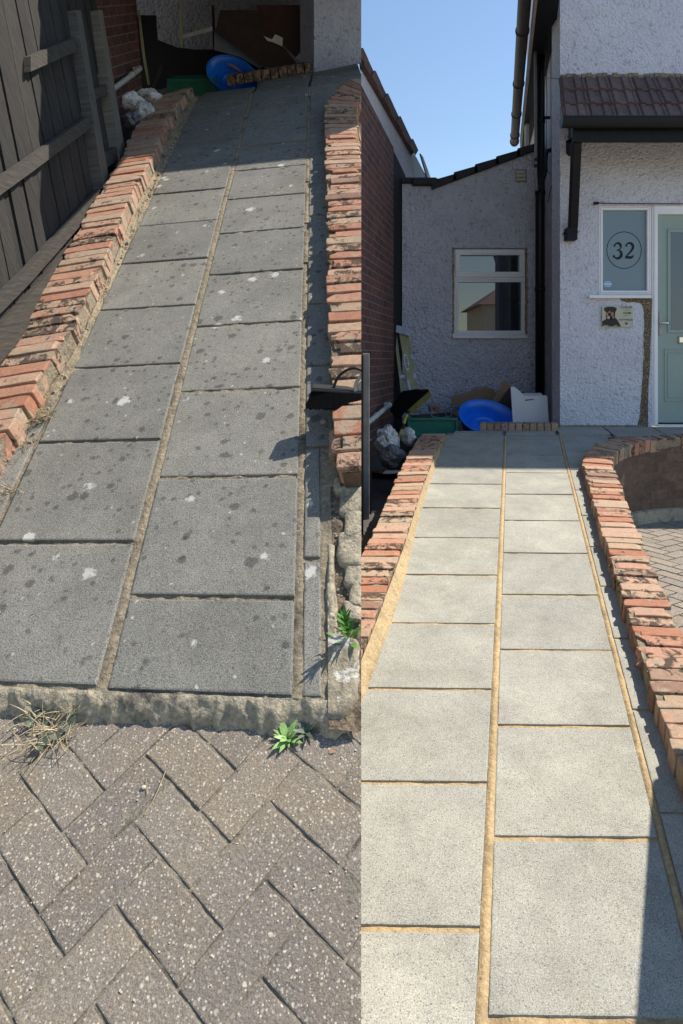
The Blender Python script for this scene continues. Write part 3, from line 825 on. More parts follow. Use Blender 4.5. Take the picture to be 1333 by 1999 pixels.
# etched ring and house number 32
G = V((0, YF + 0.0485, 0))
def GP(px, py, d=0.0): p = P(px, py, YF + 0.0485 - d); return p
bm = BM(); n = 72
for i in range(n):
    a0 = 2 * math.pi * i / n; a1 = 2 * math.pi * (i + 1) / n
    q = [GP(1218 + 33 * math.cos(a0), 488.5 + 35 * math.sin(a0)), GP(1218 + 33 * math.cos(a1), 488.5 + 35 * math.sin(a1)), GP(1218 + 34.3 * math.cos(a1), 488.5 + 36.4 * math.sin(a1)), GP(1218 + 34.3 * math.cos(a0), 488.5 + 36.4 * math.sin(a0))]
    bm.faces.new([bm.verts.new(p) for p in q])
sub('etched_ring', bm, M['clearetch'], win)
def stroke(bm, cen, ws, f):
    """variable-width ribbon in pixel space"""
    L = []; R = []
    for i, (x, y) in enumerate(cen):
        x0, y0 = cen[max(0, i - 1)]; x1, y1 = cen[min(len(cen) - 1, i + 1)]
        d = math.hypot(x1 - x0, y1 - y0) or 1; nx, ny = -(y1 - y0) / d, (x1 - x0) / d; w_ = ws[i] / 2
        L.append(bm.verts.new(f(x + nx * w_, y + ny * w_))); R.append(bm.verts.new(f(x - nx * w_, y - ny * w_)))
    for i in range(len(cen) - 1): bm.faces.new((L[i], L[i + 1], R[i + 1], R[i]))
def arc(cx, cy, rx, ry, a0, a1, n): return [(cx + rx * math.cos(R_(a0 + (a1 - a0) * i / n)), cy + ry * math.sin(R_(a0 + (a1 - a0) * i / n))) for i in range(n + 1)]
bm = BM(); f = lambda x, y: GP(x, y, 0.001)
c = arc(1205.5, 481.5, 6.3, 6.8, 200, 400, 16); c += [(1206.5, 488)]
stroke(bm, c, [2.0 + 3.0 * math.sin(math.pi * min(1, i / 17)) ** 2 for i in range(len(c))], f)
c = [(1203, 488.4)] + arc(1205, 496.2, 8.0, 8.2, -80, 165, 20)
f2 = lambda x, y: GP(x, y, 0.0016)
stroke(bm, c, [1.6 + 4.2 * max(0, math.sin(math.pi * i / 20)) ** 1.2 for i in range(len(c))], f2)
for cxx, cyy, r in ((1199.6, 479.5, 2.0), (1198.2, 500.5, 2.3)):
    bm.faces.new([bm.verts.new(GP(cxx + r * math.cos(t * .5236), cyy + r * math.sin(t * .5236), 0.002)) for t in range(12)])
c = arc(1228.5, 482, 7.0, 7.6, 185, 380, 14) + [(1233, 488.5), (1228.5, 494), (1223.5, 499), (1220.8, 502.5)]
stroke(bm, c, [2.0, 2.2, 2.4, 2.6, 3, 3.3, 3.7, 4.1, 4.6, 5, 5.2, 5.3, 5.2, 5.0, 4.8, 4.2, 3.2, 2.4, 2.0][:len(c)], f)
c = [(1220.5, 502.4), (1225, 502.4), (1232, 502.6), (1235.2, 501), (1236.2, 497.2)]
stroke(bm, c, [5.0, 5.2, 5.4, 3.0, 1.2], f2)
bm.faces.new([bm.verts.new(GP(1222.4 + 2 * math.cos(t * .5236), 479.8 + 2 * math.sin(t * .5236), 0.002)) for t in range(12)])
sub('number_32', bm, M['clearetch'], win)
st = None
bm = BM(); bm.faces.new([bm.verts.new(GP(1186 + 8.8 * math.cos(t * .2618), 554.5 + 8.8 * math.sin(t * .2618), 0.001)) for t in range(24)])
st = sub('round_sticker', bm, M['sticker'], win)
bm = BM()
for y0, y1, x0, x1 in ((549.5, 551.2, 1180, 1192), (552.6, 556.8, 1178.5, 1193.5), (558.2, 559.6, 1180, 1192)):
    bm.faces.new([bm.verts.new(GP(*p, 0.002)) for p in ((x0, y0), (x1, y0), (x1, y1), (x0, y1))])
sub('sticker_panel', bm, M['white'], win)

# door
door = empty('door', fp(1370, 829), None, None); door.parent = house; door.matrix_parent_inverse = Matrix.Translation(house.location).inverted()
bm = BM(); pbox(bm, 1272.5, 401.5, 1284.5, 831, YF + 0.02, 0.09, bev=0.004); pbox(bm, 1466, 401.5, 1477.5, 831, YF + 0.02, 0.09, bev=0.004); pbox(bm, 1284.5, 401.5, 1466, 418, YF + 0.02, 0.09, bev=0.004)
pbox(bm, 1284.6, 829, 1465.9, 833, YF + 0.0, 0.10, bev=0.002); pbox(bm, 1277, 403, 1280, 829, YF + 0.008, 0.02)
sub('door_frame', bm, M['upvc'], door)
bm = BM(); pbox(bm, 1285, 418.5, 1465.5, 825, YF + 0.055, 0.045)
leaf_o = sub('door_leaf', bm, M['door'], door)
bm = BM(); frame(bm, 1303, 447, 1447, 650, 6.5, YF + 0.043, 0.02, 0.005); frame(bm, 1297, 681, 1453, 784, 2.2, YF + 0.048, 0.015, 0.003); frame(bm, 1303, 688, 1447, 777, 1.6, YF + 0.050, 0.012, 0.003)
sub('door_moulding', bm, M['door'], door)
bm = BM(); pbox(bm, 1309.5, 453.5, 1440.5, 643.5, YF + 0.052, 0.006); sub('door_glass', bm, M['glass_obs'], door)
bm = BM(); pbox(bm, 1285.2, 825.2, 1465.4, 828.8, YF + 0.04, 0.05); sub('door_seal', bm, M['black'], door)
hd = None
bm = BM(); pbox(bm, 1286.5, 609, 1292.5, 656, YF + 0.042, 0.012, bev=0.004); hp = sub('handle_plate', bm, M['steel'], door)
bm = BM(); tube(bm, [P(1289.5, 631, YF + 0.04), P(1289.8, 631, YF - 0.005), P(1292, 630.5, YF - 0.015), P(1300, 630.5, YF - 0.016), P(1307, 632, YF - 0.012)], [0.009, 0.009, 0.011, 0.013, 0.009], 12)
sub('door_handle', bm, M['chrome'], door, smooth=True)
bm = BM(); frame(bm, 1324, 656, 1398, 671, 2.5, YF + 0.044, 0.012, 0.002); sub('letterbox', bm, M['steel'], door)
bm = BM(); pbox(bm, 1326.6, 658.6, 1395.4, 668.4, YF + 0.049, 0.006); sub('letterbox_flap', bm, M['chrome'], door)

# tiled canopy over door and window
can = empty('canopy', fp(1210, 280), None, None); can.parent = house; can.matrix_parent_inverse = Matrix.Translation(house.location).inverted()
YT0, YT1 = YF - 0.005, 5.93
zt0 = FZ(152); zt1 = CZ + (CY - 232) / FOC * YT1
TP = 0.228
bm = BM()
for row in range(3):
    t0, t1 = row / 3, (row + 1) / 3 + 0.045
    y0, y1 = lerp(YT0, YT1, t0), lerp(YT0, YT1, t1); z0_, z1_ = lerp(zt0, zt1, t0), lerp(zt0, zt1, t1)
    sl = V((0, y1 - y0, z1_ - z0_)).normalized(); nn = V((0, -1, 0)) * 0 + V((0, sl.z, -sl.y)) * 1.0
    if nn.z < 0: nn = -nn
    for c in range(16):
        xa = FX(1091) + c * TP; tt = (rnd.random(), 0.15 + 0.85 * min(1, row * 0.45) * (0.5 + rnd.random() * .5), 0)
        prof = [(0, 0), (0.01, 0), (0.022, .016), (0.062, .016), (0.074, 0), (0.125, 0), (0.137, .016), (0.178, .016), (0.19, 0), (0.205, 0.002), (0.212, 0.010), (0.226, 0.010), (0.228, 0)]
        jit = rnd.uniform(-0.004, 0.004)
        rows_ = []
        for (yy, zz, tz, sk) in ((y0, z0_, 0.004, 0), (y1, z1_, 0.026 + jit, 1), (y1, z1_, 0.002 + jit, 1)):
            base_ = V((xa + SK * (yy - YF), yy, zz))
            rows_.append([bm.verts.new(base_ + V((px_, 0, 0)) + nn * (tz + h_)) for px_, h_ in prof])
        fs = []
        for a_, b_ in zip(rows_[:-1], rows_[1:]):
            for k in range(len(prof) - 1): fs.append(bm.faces.new((a_[k], b_[k], b_[k + 1], a_[k + 1])))
        if c == 0:
            for a_, b_ in ((rows_[0], rows_[1]),):
                lo0 = bm.verts.new(a_[0].co - nn * 0.03); lo1 = bm.verts.new(b_[0].co - nn * 0.03)
                fs.append(bm.faces.new((a_[0], lo0, lo1, b_[0])))
        settint(bm, fs, tt)
tiles = sub('roof_tiles', bm, M['tile'], can)
bm = BM()    # cement flashing along the top
for i in range(70):
    x = FX(1093) + i * 0.05; h = 0.02 + rnd.random() * 0.02
    abox(bm, x, x + 0.048, YF - 0.02 - rnd.random() * 0.012, YF + 0.0, zt0 - 0.01, zt0 + h, bev=0.004)
sub('flashing', bm, M['joint_old'], can)
bm = BM()    # boarding under the tiles
xL, xR_ = FX(1097) - 0.04, FX(1093) + 3.5
prism(bm, [V((xL + .1, YT0, zt0 - 0.05)), V((xL, YT1 + 0.03, zt1 - 0.05)), V((xL, YT1 + 0.03, zt1 - 0.10)), V((xL + .1, YT0, FZ(277) - 0.01))], V((xR_ - xL, 0, 0)))
sub('canopy_soffit', bm, M['blackwood'], can)
bm = BM(); a = P(1117, 278, YT1 + 0.02); b = P(1117, 250, YT1 + 0.02)
abox(bm, a.x, xR_, YT1 + 0.0, YT1 + 0.028, a.z, b.z, bev=0.003); sub('fascia', bm, M['blackwood'], can)
bm = BM()    # half-round gutter
zg = CZ + (CY - 231) / FOC * (YT1 - 0.05); n = 10; x0 = P(1095, 240, YT1 - 0.05).x
ra = []
for X in (x0, xR_):
    ra.append([[bm.verts.new(V((X, YT1 - 0.055 + rr * math.cos(math.pi * (1 + k / n)), zg + 1.6 * rr * math.sin(math.pi * (1 + k / n))))) for k in range(n + 1)] for rr in (0.056, 0.050)])
for k in range(n):
    bm.faces.new((ra[0][0][k], ra[1][0][k], ra[1][0][k + 1], ra[0][0][k + 1])); bm.faces.new((ra[0][1][k], ra[0][1][k + 1], ra[1][1][k + 1], ra[1][1][k]))
bm.faces.new(ra[0][0]);
for k in (0, n): bm.faces.new((ra[0][0][k], ra[0][1][k], ra[1][1][k], ra[1][0][k]))
abox(bm, x0, xR_, YT1 - 0.115, YT1 - 0.108, zg - 0.012, zg + 0.002)
sub('gutter', bm, M['black'], can, smooth=False)
bm = BM()    # curved timber bracket and its foot block
a = P(1125, 276, YT1 + 0.06); b = P(1118, 445, YF - 0.06)
beam(bm, a, b, 0.078, 0.07, V((0, 1, 0)), bev=0.006); beam(bm, P(1112, 276, YT1 + 0.40) , P(1112, 300, YF - 0.03), 0.05, 0.05, V((0, 1, 0)))
pbox(bm, 1106.5, 444, 1127.5, 468, YF - 0.10, 0.10, bev=0.006); pbox(bm, 1105.5, 450, 1128.5, 455, YF - 0.106, 0.105, bev=0.004)
sub('bracket', bm, M['blackwood'], can)
# gutter and soffit along the side of the house
side = empty('side_eaves', P(1015, 280, 10), None, None); side.parent = house; side.matrix_parent_inverse = Matrix.Translation(house.location).inverted()
ga, gb = P(1020, 55, 7.0), P(1004, 279, 10.75)
ga2 = ga + (ga - gb) * 0.25
bm = BM(); tube(bm, [ga2, gb], 0.064, 16); 
for t in (0.02, 0.1, 0.34, 0.62, 0.985): p = gb.lerp(ga, t); tube(bm, [p - (gb - ga) * 0.004, p + (gb - ga) * 0.004], 0.074, 16)
sub('side_gutter', bm, M['gutter'], side, smooth=False)
bm = BM(); o_ = V((0.088, 0, -0.01))
prism(bm, [ga2 + o_ + V((0, 0, .09)), gb + o_ + V((0, 0, .09)), gb + o_ + V((0, 0, -.11)), ga2 + o_ + V((0, 0, -.11))], V((0.022, 0, 0)))
sub('fascia_board', bm, M['cream'], side)
bm = BM(); o1 = V((0.112, 0, -0.10))
prism(bm, [ga2 + o1, gb + o1, gb + o1 + V((0.28, 0, 0)), ga2 + o1 + V((0.20, 0, 0))], V((0, 0, 0.02)))
sub('soffit', bm, M['blackwood'], side)

# downpipes on the corner between house and extension
dp = empty('downpipe', P(1054, 800, 7.45), 'thick black drainpipe in the corner between house and side extension', 'drainpipe')
bm = BM(); tube(bm, [P(1054, 855, 7.45), P(1054, -60, 7.45)], 0.052, 18)
for y in (60, 232, 372, 560): tube(bm, [P(1054, y, 7.45), P(1054, y + 9, 7.45)], 0.058, 18)
finish('pipe', bm, M['black'], dp, smooth=True)
bm = BM(); tube(bm, [P(1073, 230, 7.4), P(1066, 230, 7.42), P(1058, 230, 7.45)], 0.018, 8); finish('pipe_bracket', bm, M['black'], dp)
bm = BM(); tube(bm, smoothline([P(1082, 293, 7.32), P(1073, 293, 7.32), P(1067, 298, 7.33), P(1065, 312, 7.33), P(1064, 336, 7.34), P(1060, 350, 7.36), P(1055, 372, 7.38)], 24), 0.022, 12)
finish('elbow_pipe', bm, M['black'], dp, smooth=True)
gp = empty('grey_downpipe', P(1046, 340, 7.3), 'slim grey pipe running down beside the thick black drainpipe', 'drainpipe')
bm = BM(); tube(bm, [P(1044.5, 40, 7.32), P(1046, 345, 7.32), P(1048, 372, 7.32)], 0.017, 12); finish('pipe', bm, M['greypipe'], gp, smooth=True)
bm = BM(); tube(bm, [P(1047.5, 310, 7.31), P(1047.5, 314, 7.31)], 0.028, 12); tube(bm, [P(1047.5, 322, 7.31), P(1047.5, 327, 7.31)], 0.030, 12); tube(bm, [P(1058, 140, 7.31), P(1058, 388, 7.31)], 0.006, 8)
finish('pipe_clamp', bm, M['black'], gp)
bm = BM(); tube(bm, [P(1028, 290, 9.6), P(1028, 237, 9.6), P(1031, 231, 9.55), P(1048, 221, 9.2)], 0.030, 10)
tag(finish('white_waste_pipe', bm, M['whitepipe'], smooth=True), 'white bent waste pipe above the extension roof beside the drainpipe', 'pipe')
bm = BM(); pbox(bm, 1039, 20, 1046, 100, 8.4, 0.05); pbox(bm, 1041, 100, 1046, 106, 8.4, 0.05)
tag(finish('white_cable_duct', bm, M['whitepipe']), 'white duct high on the side wall behind the drainpipe', 'duct')
bm = BM(); tube(bm, smoothline([P(1067, 50, 7.0), P(1066, 120, 7.0), P(1067.5, 200, 7.0), P(1066, 260, 7.05), P(1068, 330, 7.05), P(1081, 345, 6.9), P(1074, 372, 7.0), P(1070, 395, 7.0)], 40), 0.004, 6)
tube(bm, [P(1062, 138, 7.0), P(1090, 70, 6.6)], 0.0028, 6); tube(bm, smoothline([P(1062, 151, 7.0), P(1072, 153, 6.8), P(1090, 154, 6.55)], 8), 0.004, 6)
tag(finish('loose_cable', bm, M['black']), 'thin black cables trailing down the side wall of the house', 'cable')
bm = BM(); tube(bm, [P(1159, 397.5, 6.47), P(1170, 396.5, 6.49), P(1200, 397.5, 6.49), P(1335, 398, 6.49)], 0.004, 6); pbox(bm, 1160, 394, 1169, 398.5, 6.46, 0.03)
tag(finish('doorbell_wire', bm, M['blackwood']), 'thin wire with dark clip running along the top of the window frame', 'wire')

# enamel dog sign on the wall
sg = empty('dog_sign', P(1205, 639, YF - 0.01), 'cream sign with a black and tan dog and a paw print below the numbered window', 'sign')
YS = YF - 0.016
bm = BM(); pbox(bm, 1175, 597.5, 1236, 638.8, YS, 0.006, bev=0.002); finish('sign_plate', bm, M['signbg'], sg)
def SP(x, y, d): return P(1130 + x / 6.567, 560 + y / 6.567, YS - 0.001 - d)
def flat(name, polys, mat, d):
    if name in ('dog_body', 'paw_print'):
        bm = BM()
        for q in polys: bm.faces.new([bm.verts.new(SP(x, y, d)) for x, y in q])
        finish(name, bm, mat, sg); return
    for q in polys:
        bm = BM(); bm.faces.new([bm.verts.new(SP(x, y, d)) for x, y in q]); finish(name, bm, mat, sg)
ell = lambda cx, cy, rx, ry, n=14: [(cx + rx * math.cos(2 * math.pi * i / n), cy + ry * math.sin(2 * math.pi * i / n)) for i in range(n)]
flat('dog_body', [[(298, 505), (300, 440), (340, 420), (352, 400), (460, 390), (490, 420), (520, 470), (538, 510)], [(322, 300), (322, 270), (350, 258), (400, 254), (450, 257), (484, 272), (482, 300), (465, 325), (462, 380), (440, 412), (360, 412), (342, 380), (342, 320)]], M['ink'], 0.0003)
flat('dog_marking', [ell(358, 352, 14, 26), ell(428, 352, 17, 30), ell(392, 330, 16, 22), ell(345, 497, 42, 9), ell(470, 497, 26, 9), ell(438, 388, 12, 20)], M['tan'], 0.0006)
flat('dog_face_patch', [ell(392, 350, 17, 16), ell(375, 300, 6, 5), ell(412, 300, 6, 5)], M['ink'], 0.0009)
flat('dog_tongue', [ell(380, 393, 19, 21)], M['pink'], 0.0012)
flat('paw_print', [ell(606, 477, 12, 11), ell(592, 466, 5, 6), ell(602, 459, 5, 6), ell(613, 460, 5, 6), ell(622, 468, 5, 6)], M['ink'], 0.0003)
for s, x, y, sz in (('A HOUSE', 607, 265, 30), ('IS NOT A', 622, 300, 13), ('HOME', 620, 337, 32), ('WITHOUT A', 615, 371, 13), ('ROTTWEILER', 600, 424, 26)):
    textmesh('sign_text', s, sz / 6.567 / FOC * YS * 1.15, SP(x, y, 0.0004), V((1, 0, 0)), V((0, 0, 1)), M['ink'], sg, off=0.0004 if sz > 20 else 0.0)

# ------------------------------------------------------------------ the single-storey extension behind
YA = 8.0
ext = empty('side_extension', P(930, 870, YA), 'grey pebbledashed single-storey extension with white window set back behind the junk', 'extension')
def AX(px): return (px - CX) / FOC * YA
def AZ(py): return CZ + (CY - py) / FOC * YA
bm = BM()
wx0, wx1, wy0, wy1 = 884.5, 1028.5, 484, 656
zb2 = ZL - 0.36
L = [(785, None), (785, 354), (846, 357), (848, 366), (1048, 291), (1085, 278), (1085, None)]
prism(bm, [V((AX(785), YA, zb2)), V((AX(785), YA, AZ(354))), V((AX(846), YA, AZ(357))), V((AX(848), YA, AZ(366))), V((AX(wx0), YA, AZ(366 - (wx0 - 848) * 0.375))), V((AX(wx0), YA, zb2))], V((0, 0.25, 0)))
prism(bm, [V((AX(wx1), YA, zb2)), V((AX(wx1), YA, AZ(366 - (wx1 - 848) * 0.375))), V((AX(1085), YA, AZ(278))), V((AX(1085), YA, zb2))], V((0, 0.25, 0)))
prism(bm, [V((AX(wx0), YA, AZ(wy0))), V((AX(wx0), YA, AZ(366 - (wx0 - 848) * 0.375))), V((AX(wx1), YA, AZ(366 - (wx1 - 848) * 0.375))), V((AX(wx1), YA, AZ(wy0)))], V((0, 0.25, 0)))
prism(bm, [V((AX(wx0), YA, AZ(wy1))), V((AX(wx1), YA, AZ(wy1))), V((AX(wx1), YA, zb2)), V((AX(wx0), YA, zb2))], V((0, 0.25, 0)))
finish('front_wall', bm, M['dash_grey'], ext)
bm = BM()    # stepped verge tiles
n = 5
for i in range(n):
    x0, x1 = lerp(842, 1048, i / n), lerp(842, 1048, (i + 1) / n) + 6
    ya, yb = lerp(368, 291, i / n), lerp(368, 291, (i + 1) / n + 0.03)
    o_ = -3.0
    prism(bm, [V((AX(x0), YA - 0.07, AZ(ya + 3))), V((AX(x1), YA - 0.07, AZ(yb + 3))), V((AX(x1 - 2), YA - 0.07, AZ(yb - 8))), V((AX(x0 + 1), YA - 0.07, AZ(ya - 13)))], V((0.3, 3.0, 0)))
pbox(bm, 783, 346, 852, 357, YA - 0.05, 0.5, bev=0.01); pbox(bm, 805, 347, 855, 360.5, YA - 0.08, 0.4, bev=0.015)
finish('roof', bm, M['slate'], ext)
win2 = empty('window', P(956, 660, YA), None, None); win2.parent = ext; win2.matrix_parent_inverse = Matrix.Translation(ext.location).inverted()
bm = BM()
frame(bm, 886.5, 486, 1026.5, 654, 4, YA + 0.05, 0.08, 0.003)
pbox(bm, 890.5, 541, 1022.5, 546, YA + 0.045, 0.08, bev=0.003)
frame(bm, 888.5, 487.5, 1024.5, 541, 10.5, YA + 0.025, 0.05, 0.006); frame(bm, 890.6, 546.3, 1022.4, 650, 4.5, YA + 0.04, 0.05, 0.004)
pbox(bm, 917, 493, 992, 495.3, YA + 0.015, 0.02, bev=0.002)
sub('window_frame', bm, M['upvc'], win2)
bm = BM(); pbox(bm, 892, 490, 1021, 648, YA + 0.075, 0.008); sub('window_pane', bm, M['pane'], win2)
bm = BM(); pbox(bm, 884, 654.3, 1030, 660.5, YA - 0.045, 0.2, bev=0.003); sub('window_sill', bm, M['upvc'], win2)
for x in (883.5, 1027.3):   # rough brick edge on each side of the frame
    bm = BM()
    for i in range(26):
        y = lerp(483, 652, i / 26)
        a = P(x - rnd.uniform(0, 1.2), y + 6.6, YA - 0.006); b = P(x + 2.6 + rnd.uniform(-.6, .6), y, YA - 0.006)
        c = [V((a.x, YA - .006, a.z)), V((b.x, YA - .006, a.z)), V((b.x, YA + .05, a.z)), V((a.x, YA + .05, a.z)), V((a.x, YA - .006, b.z)), V((b.x, YA - .006, b.z)), V((b.x, YA + .05, b.z)), V((a.x, YA + .05, b.z))]
        rough_box(bm, c, rad=0.003, amp=0.004, div=(1, 1, 2), tint=(0.9, 0.4, 0.7))
    sub('brick_reveal', bm, M['brick'], win2)
bm = BM(); pbox(bm, 1006, 331, 1028, 355, YA - 0.02, 0.02, bev=0.003)
vt = finish('air_vent', bm, M['steel'], ext)
bm = BM()
for k in range(3): pbox(bm, 1008, 333 + k * 7, 1026, 338.6 + k * 7, YA - 0.032, 0.02, bev=0.003)
finish('vent_slats', bm, M['vent'], vt)

# ------------------------------------------------------------------ neighbour's building on the left
nb = empty('neighbour_building', V((0.2, 6.8, ZL - 0.4)), "neighbour's dark red brick building with a white rendered gable strip and tiled edge", 'building')
def NX(Y, off=0.0): return SK * (Y - 5.86) + off
def nwall(bm, Y0, Y1, z0, z1a, z1b, off, th=0.25):
    a, b = V((NX(Y0, off), Y0, z0)), V((NX(Y1, off), Y1, z0))
    fs = prism(bm, [a, b, V((b.x, Y1, z1b)), V((a.x, Y0, z1a))], V((-th, 0.05, 0)))
    uvplane(bm, V((0, 0, CZ)), V((SK, 1, 0)).normalized(), UP, fs)
bm = BM(); nwall(bm, 4.6, 7.42, ZL - 0.5, CZ + 2.42, CZ + 2.32, 0.0)
finish('brick_wall', bm, M['nbrick'], nb)
bm = BM(); nwall(bm, 7.425, 8.3, ZL - 0.5, CZ + 2.315, CZ + 2.25, -0.012)  # near-black strip standing in for the shade of the gap
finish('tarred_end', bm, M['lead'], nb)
offg = -0.06; gn = V((1, -SK, 0)).normalized(); gp_ = V((offg, 5.86, CZ))
def GN(px, py, d=0.0): return hit(px, py, gp_ + gn * d, gn)
bm = BM(); prism(bm, [GN(640, 20), GN(705, 131), GN(752, 212), GN(803, 300), GN(806, 352), GN(700, 352), GN(640, 352)], -gn * 0.2)
finish('rendered_gable', bm, M['dash'], nb)
bm = BM()
q0 = [(640, 8), (705, 122), (728, 163), (752, 204), (776, 246), (803, 292)]
for i in range(12):
    x0 = lerp(650, 803, i / 12); x1 = lerp(650, 803, (i + 1) / 12)
    y0 = 125 + (x0 - 705) * 1.735; y1 = 125 + (x1 - 705) * 1.735
    prism(bm, [GN(x0 - 1, y0 + 9), GN(x1 - 1, y1 + 9), GN(x1 + 5, y1 - 1), GN(x0 + 7, y0 - 1)], gn * (0.05 + 0.012 * (i % 2)))
finish('verge_tiles', bm, M['tile'], nb)
bm = BM(); prism(bm, [GN(806, 300), GN(812, 306), GN(834, 348), GN(806, 350)], -gn * 0.6); prism(bm, [GN(818, 300), GN(823, 306), GN(838, 346), GN(832, 348)], gn * 0.02)
finish('eaves', bm, M['gutter'], nb)
bm = BM(); tube(bm, smoothline([GN(806, 340, .05), GN(804.5, 322, .05), GN(804.5, 305, .05), GN(808, 300, .05)], 10), 0.014, 8); finish('gutter_spout', bm, M['whitepipe'], nb)
wp = None
bm = BM(); a = hit(717, 826, V((0.05, 5.86, 0)), gn); b = hit(759, 791, V((0.05, 5.86, 0)), gn)
tube(bm, smoothline([a - (b - a) * .5, a, b, b + V((-.03, .03, .0)), b + V((-.10, .02, 0))], 30), 0.024, 12); tube(bm, [a.lerp(b, .35), a.lerp(b, .40)], 0.029, 12); tube(bm, [a.lerp(b, .96), a.lerp(b, 1.02)], 0.030, 12)
tag(finish('waste_pipe', bm, M['whitepipe'], smooth=True), 'white waste pipe sloping along the brick wall above the rags with the yellow broom handle', 'pipe')

# fence end at the very left of this plot
fe = empty('timber_fence', V((0.03, 4.7, ZL - 0.5)), 'dark fence end with pale post seen edge-on beside the bundled rags', 'fence')
bm = BM(); a = P(708, 1005, 4.8); b = P(721, 690, 4.8); abox(bm, a.x, b.x, 4.8, 4.87, a.z - 0.25, b.z, bev=0.004); finish('post', bm, M['postgrey'], fe)
bm = BM(); abox(bm, -0.02, a.x + 0.004, 4.55, 4.79, a.z - 0.25, b.z - 0.02); abox(bm, -0.02, 0.075, 4.88, 4.93, a.z - 0.25, a.z + 0.52); finish('boards', bm, M['fence'], fe)

# ------------------------------------------------------------------ things in the corner
def oriented(o, ex, ey): return lambda x, y, z=0.0: o + ex * x + ey * y + ex.cross(ey) * z
# stepladder leaning in the corner
ld = empty('stepladder', P(800, 815, 7.3), 'yellow fibreglass stepladder with grey top cap leaning in the dark corner', 'ladder')
def LP(px, py, d=0.0): return P(px, py, lerp(7.25, 7.75, (815 - py) / 180) - d)
def rail(x0, y0, w0, x1, y1, w1, d, th=0.03):
    bm = BM(); prism(bm, [LP(x0, y0, d), LP(x0 + w0, y0, d), LP(x1 + w1, y1, d), LP(x1, y1, d)], V((0, th, 0))); return bm
finish('rail', rail(768, 647, 6, 787, 802, 6, 0), M['grp'], ld)
r2 = finish('rail', rail(779, 650, 13, 803, 800, 15, 0.05), M['grp'], ld)
finish('rail', rail(792, 653, 6, 818, 800, 5, -0.05), M['grp'], ld)
bm = BM(); prism(bm, [LP(767, 633, .08), LP(798, 640, .08), LP(799, 656, .08), LP(764, 646, .08)], V((0.0, 0.16, 0.01))); finish('top_cap', bm, M['alu'], ld)
for y in (690, 728, 765):
    k = (y - 650) / 150; bm = BM(); prism(bm, [LP(795 + 20 * k, y, -.03), LP(801 + 20 * k, y + 1, -.03), LP(802 + 20 * k, y + 12, -.03), LP(796 + 20 * k, y + 10, -.03)], V((0, 0.02, 0))); finish('tread', bm, M['alu'], ld)
bm = BM(); prism(bm, [LP(779, 733, .03), LP(790, 731, .03), LP(791, 737, .03), LP(781, 739, .03)], V((0, .02, 0))); prism(bm, [LP(792, 732, .055), LP(796, 732, .055), LP(810, 796, .055), LP(800, 770, .055)], V((0, .005, 0))); finish('spreader', bm, M['alu'], ld)
dv = (LP(803, 800, .056) - LP(779, 650, .056)).normalized(); o_ = LP(793.2, 707, 0.058); sd_v = V((1, 0, 0)); sd_v = (sd_v - dv * sd_v.dot(dv)).normalized()
bm = BM(); bm.faces.new([bm.verts.new(o_ + dv * (0.105 * math.cos(t * math.pi / 14)) + sd_v * (0.026 * math.sin(t * math.pi / 14))) for t in range(28)]); lg = finish('logo_oval', bm, M['leadgrey'], ld)
bm = BM()
textmesh('logo_text', 'WERNER', 0.040, o_ - V((0, 0.002, 0)), dv, -sd_v if sd_v.x < 0 else sd_v, M['ink'], ld, off=0.0008); bm.free()

# yellow and black broom, head up
br = empty('yellow_broom', P(783, 862, 6.3), 'broom with yellow handle and black and yellow head lying across the bundled rags', 'broom')
bm = BM()
for i in range(46):
    t = i / 45; c = P(lerp(806, 842, t), lerp(806, 772, t), 6.55); L2 = P(lerp(795, 836, t), lerp(797, 763, t), 6.52)
    for r_ in range(3): tube(bm, [L2 + V((0, r_ * .02, 0)), c + V((rnd.uniform(-.006, .006), r_ * .03 - .03, rnd.uniform(-.006, .006)))], [0.006, 0.004], 5)
finish('bristles', bm, M['ybristle'], br)
bm = BM(); prism(bm, [P(762, 803, 6.5), P(786, 768, 6.5), P(815, 764, 6.5), P(826, 765, 6.5), P(837, 764, 6.5), P(796, 800, 6.5), P(776, 820, 6.5)], V((0, 0.07, 0.02))); finish('brush_head', bm, M['bristle'], br)
bm = BM(); a, b = P(795.5, 806, 6.42), P(775, 866, 6.2)
tube(bm, [a, b], 0.013, 12); hn = finish('handle', bm, M['yellow'], br, smooth=True)
for p, q in ((0.38, 0.56), (0.93, 1.08), (-0.05, 0.05)):
    bm = BM(); tube(bm, [a.lerp(b, p) if p >= 0 else a - (b - a) * .05, a + (b - a) * q], 0.018, 12); finish('handle_grip', bm, M['black'], br)

# bundled rags
def cloth(name, cx_, cy_, Y, rx, rz, ry, seed, mat, parent, fq=7.0, am=0.35):
    bm = BM(); r = bmesh.ops.create_icosphere(bm, subdivisions=5, radius=1.0); c = P(cx_, cy_, Y); s = V((seed, seed * 1.7, 3))
    for v in r['verts']:
        n_ = v.co.normalized(); q = n_ * 1.6 + s
        k = 1 + am * (noise.noise(q) + 0.30 * (1 - abs(noise.noise(q * 2.2 + noise.noise_vector(q * 1.5) * 1.2)) * 2.2) + 0.16 * (1 - abs(noise.noise(q * 5.0 + noise.noise_vector(q * 3) * 1.1)) * 2.4))
        v.co = c + V((n_.x * rx, n_.y * ry, n_.z * rz)) * k
    return finish(name, bm, mat, parent, smooth=True)
rg = empty('rag_bundle', P(765, 920, 5.3), 'bundle of dirty rags with the yellow broom handle lying across it', 'rags')
cloth('cloth', 757, 858, 5.5, 0.085, 0.10, 0.12, 2.0, M['rag'], rg); cloth('cloth', 796, 852, 5.6, 0.055, 0.065, 0.08, 5.5, M['rag'], rg)
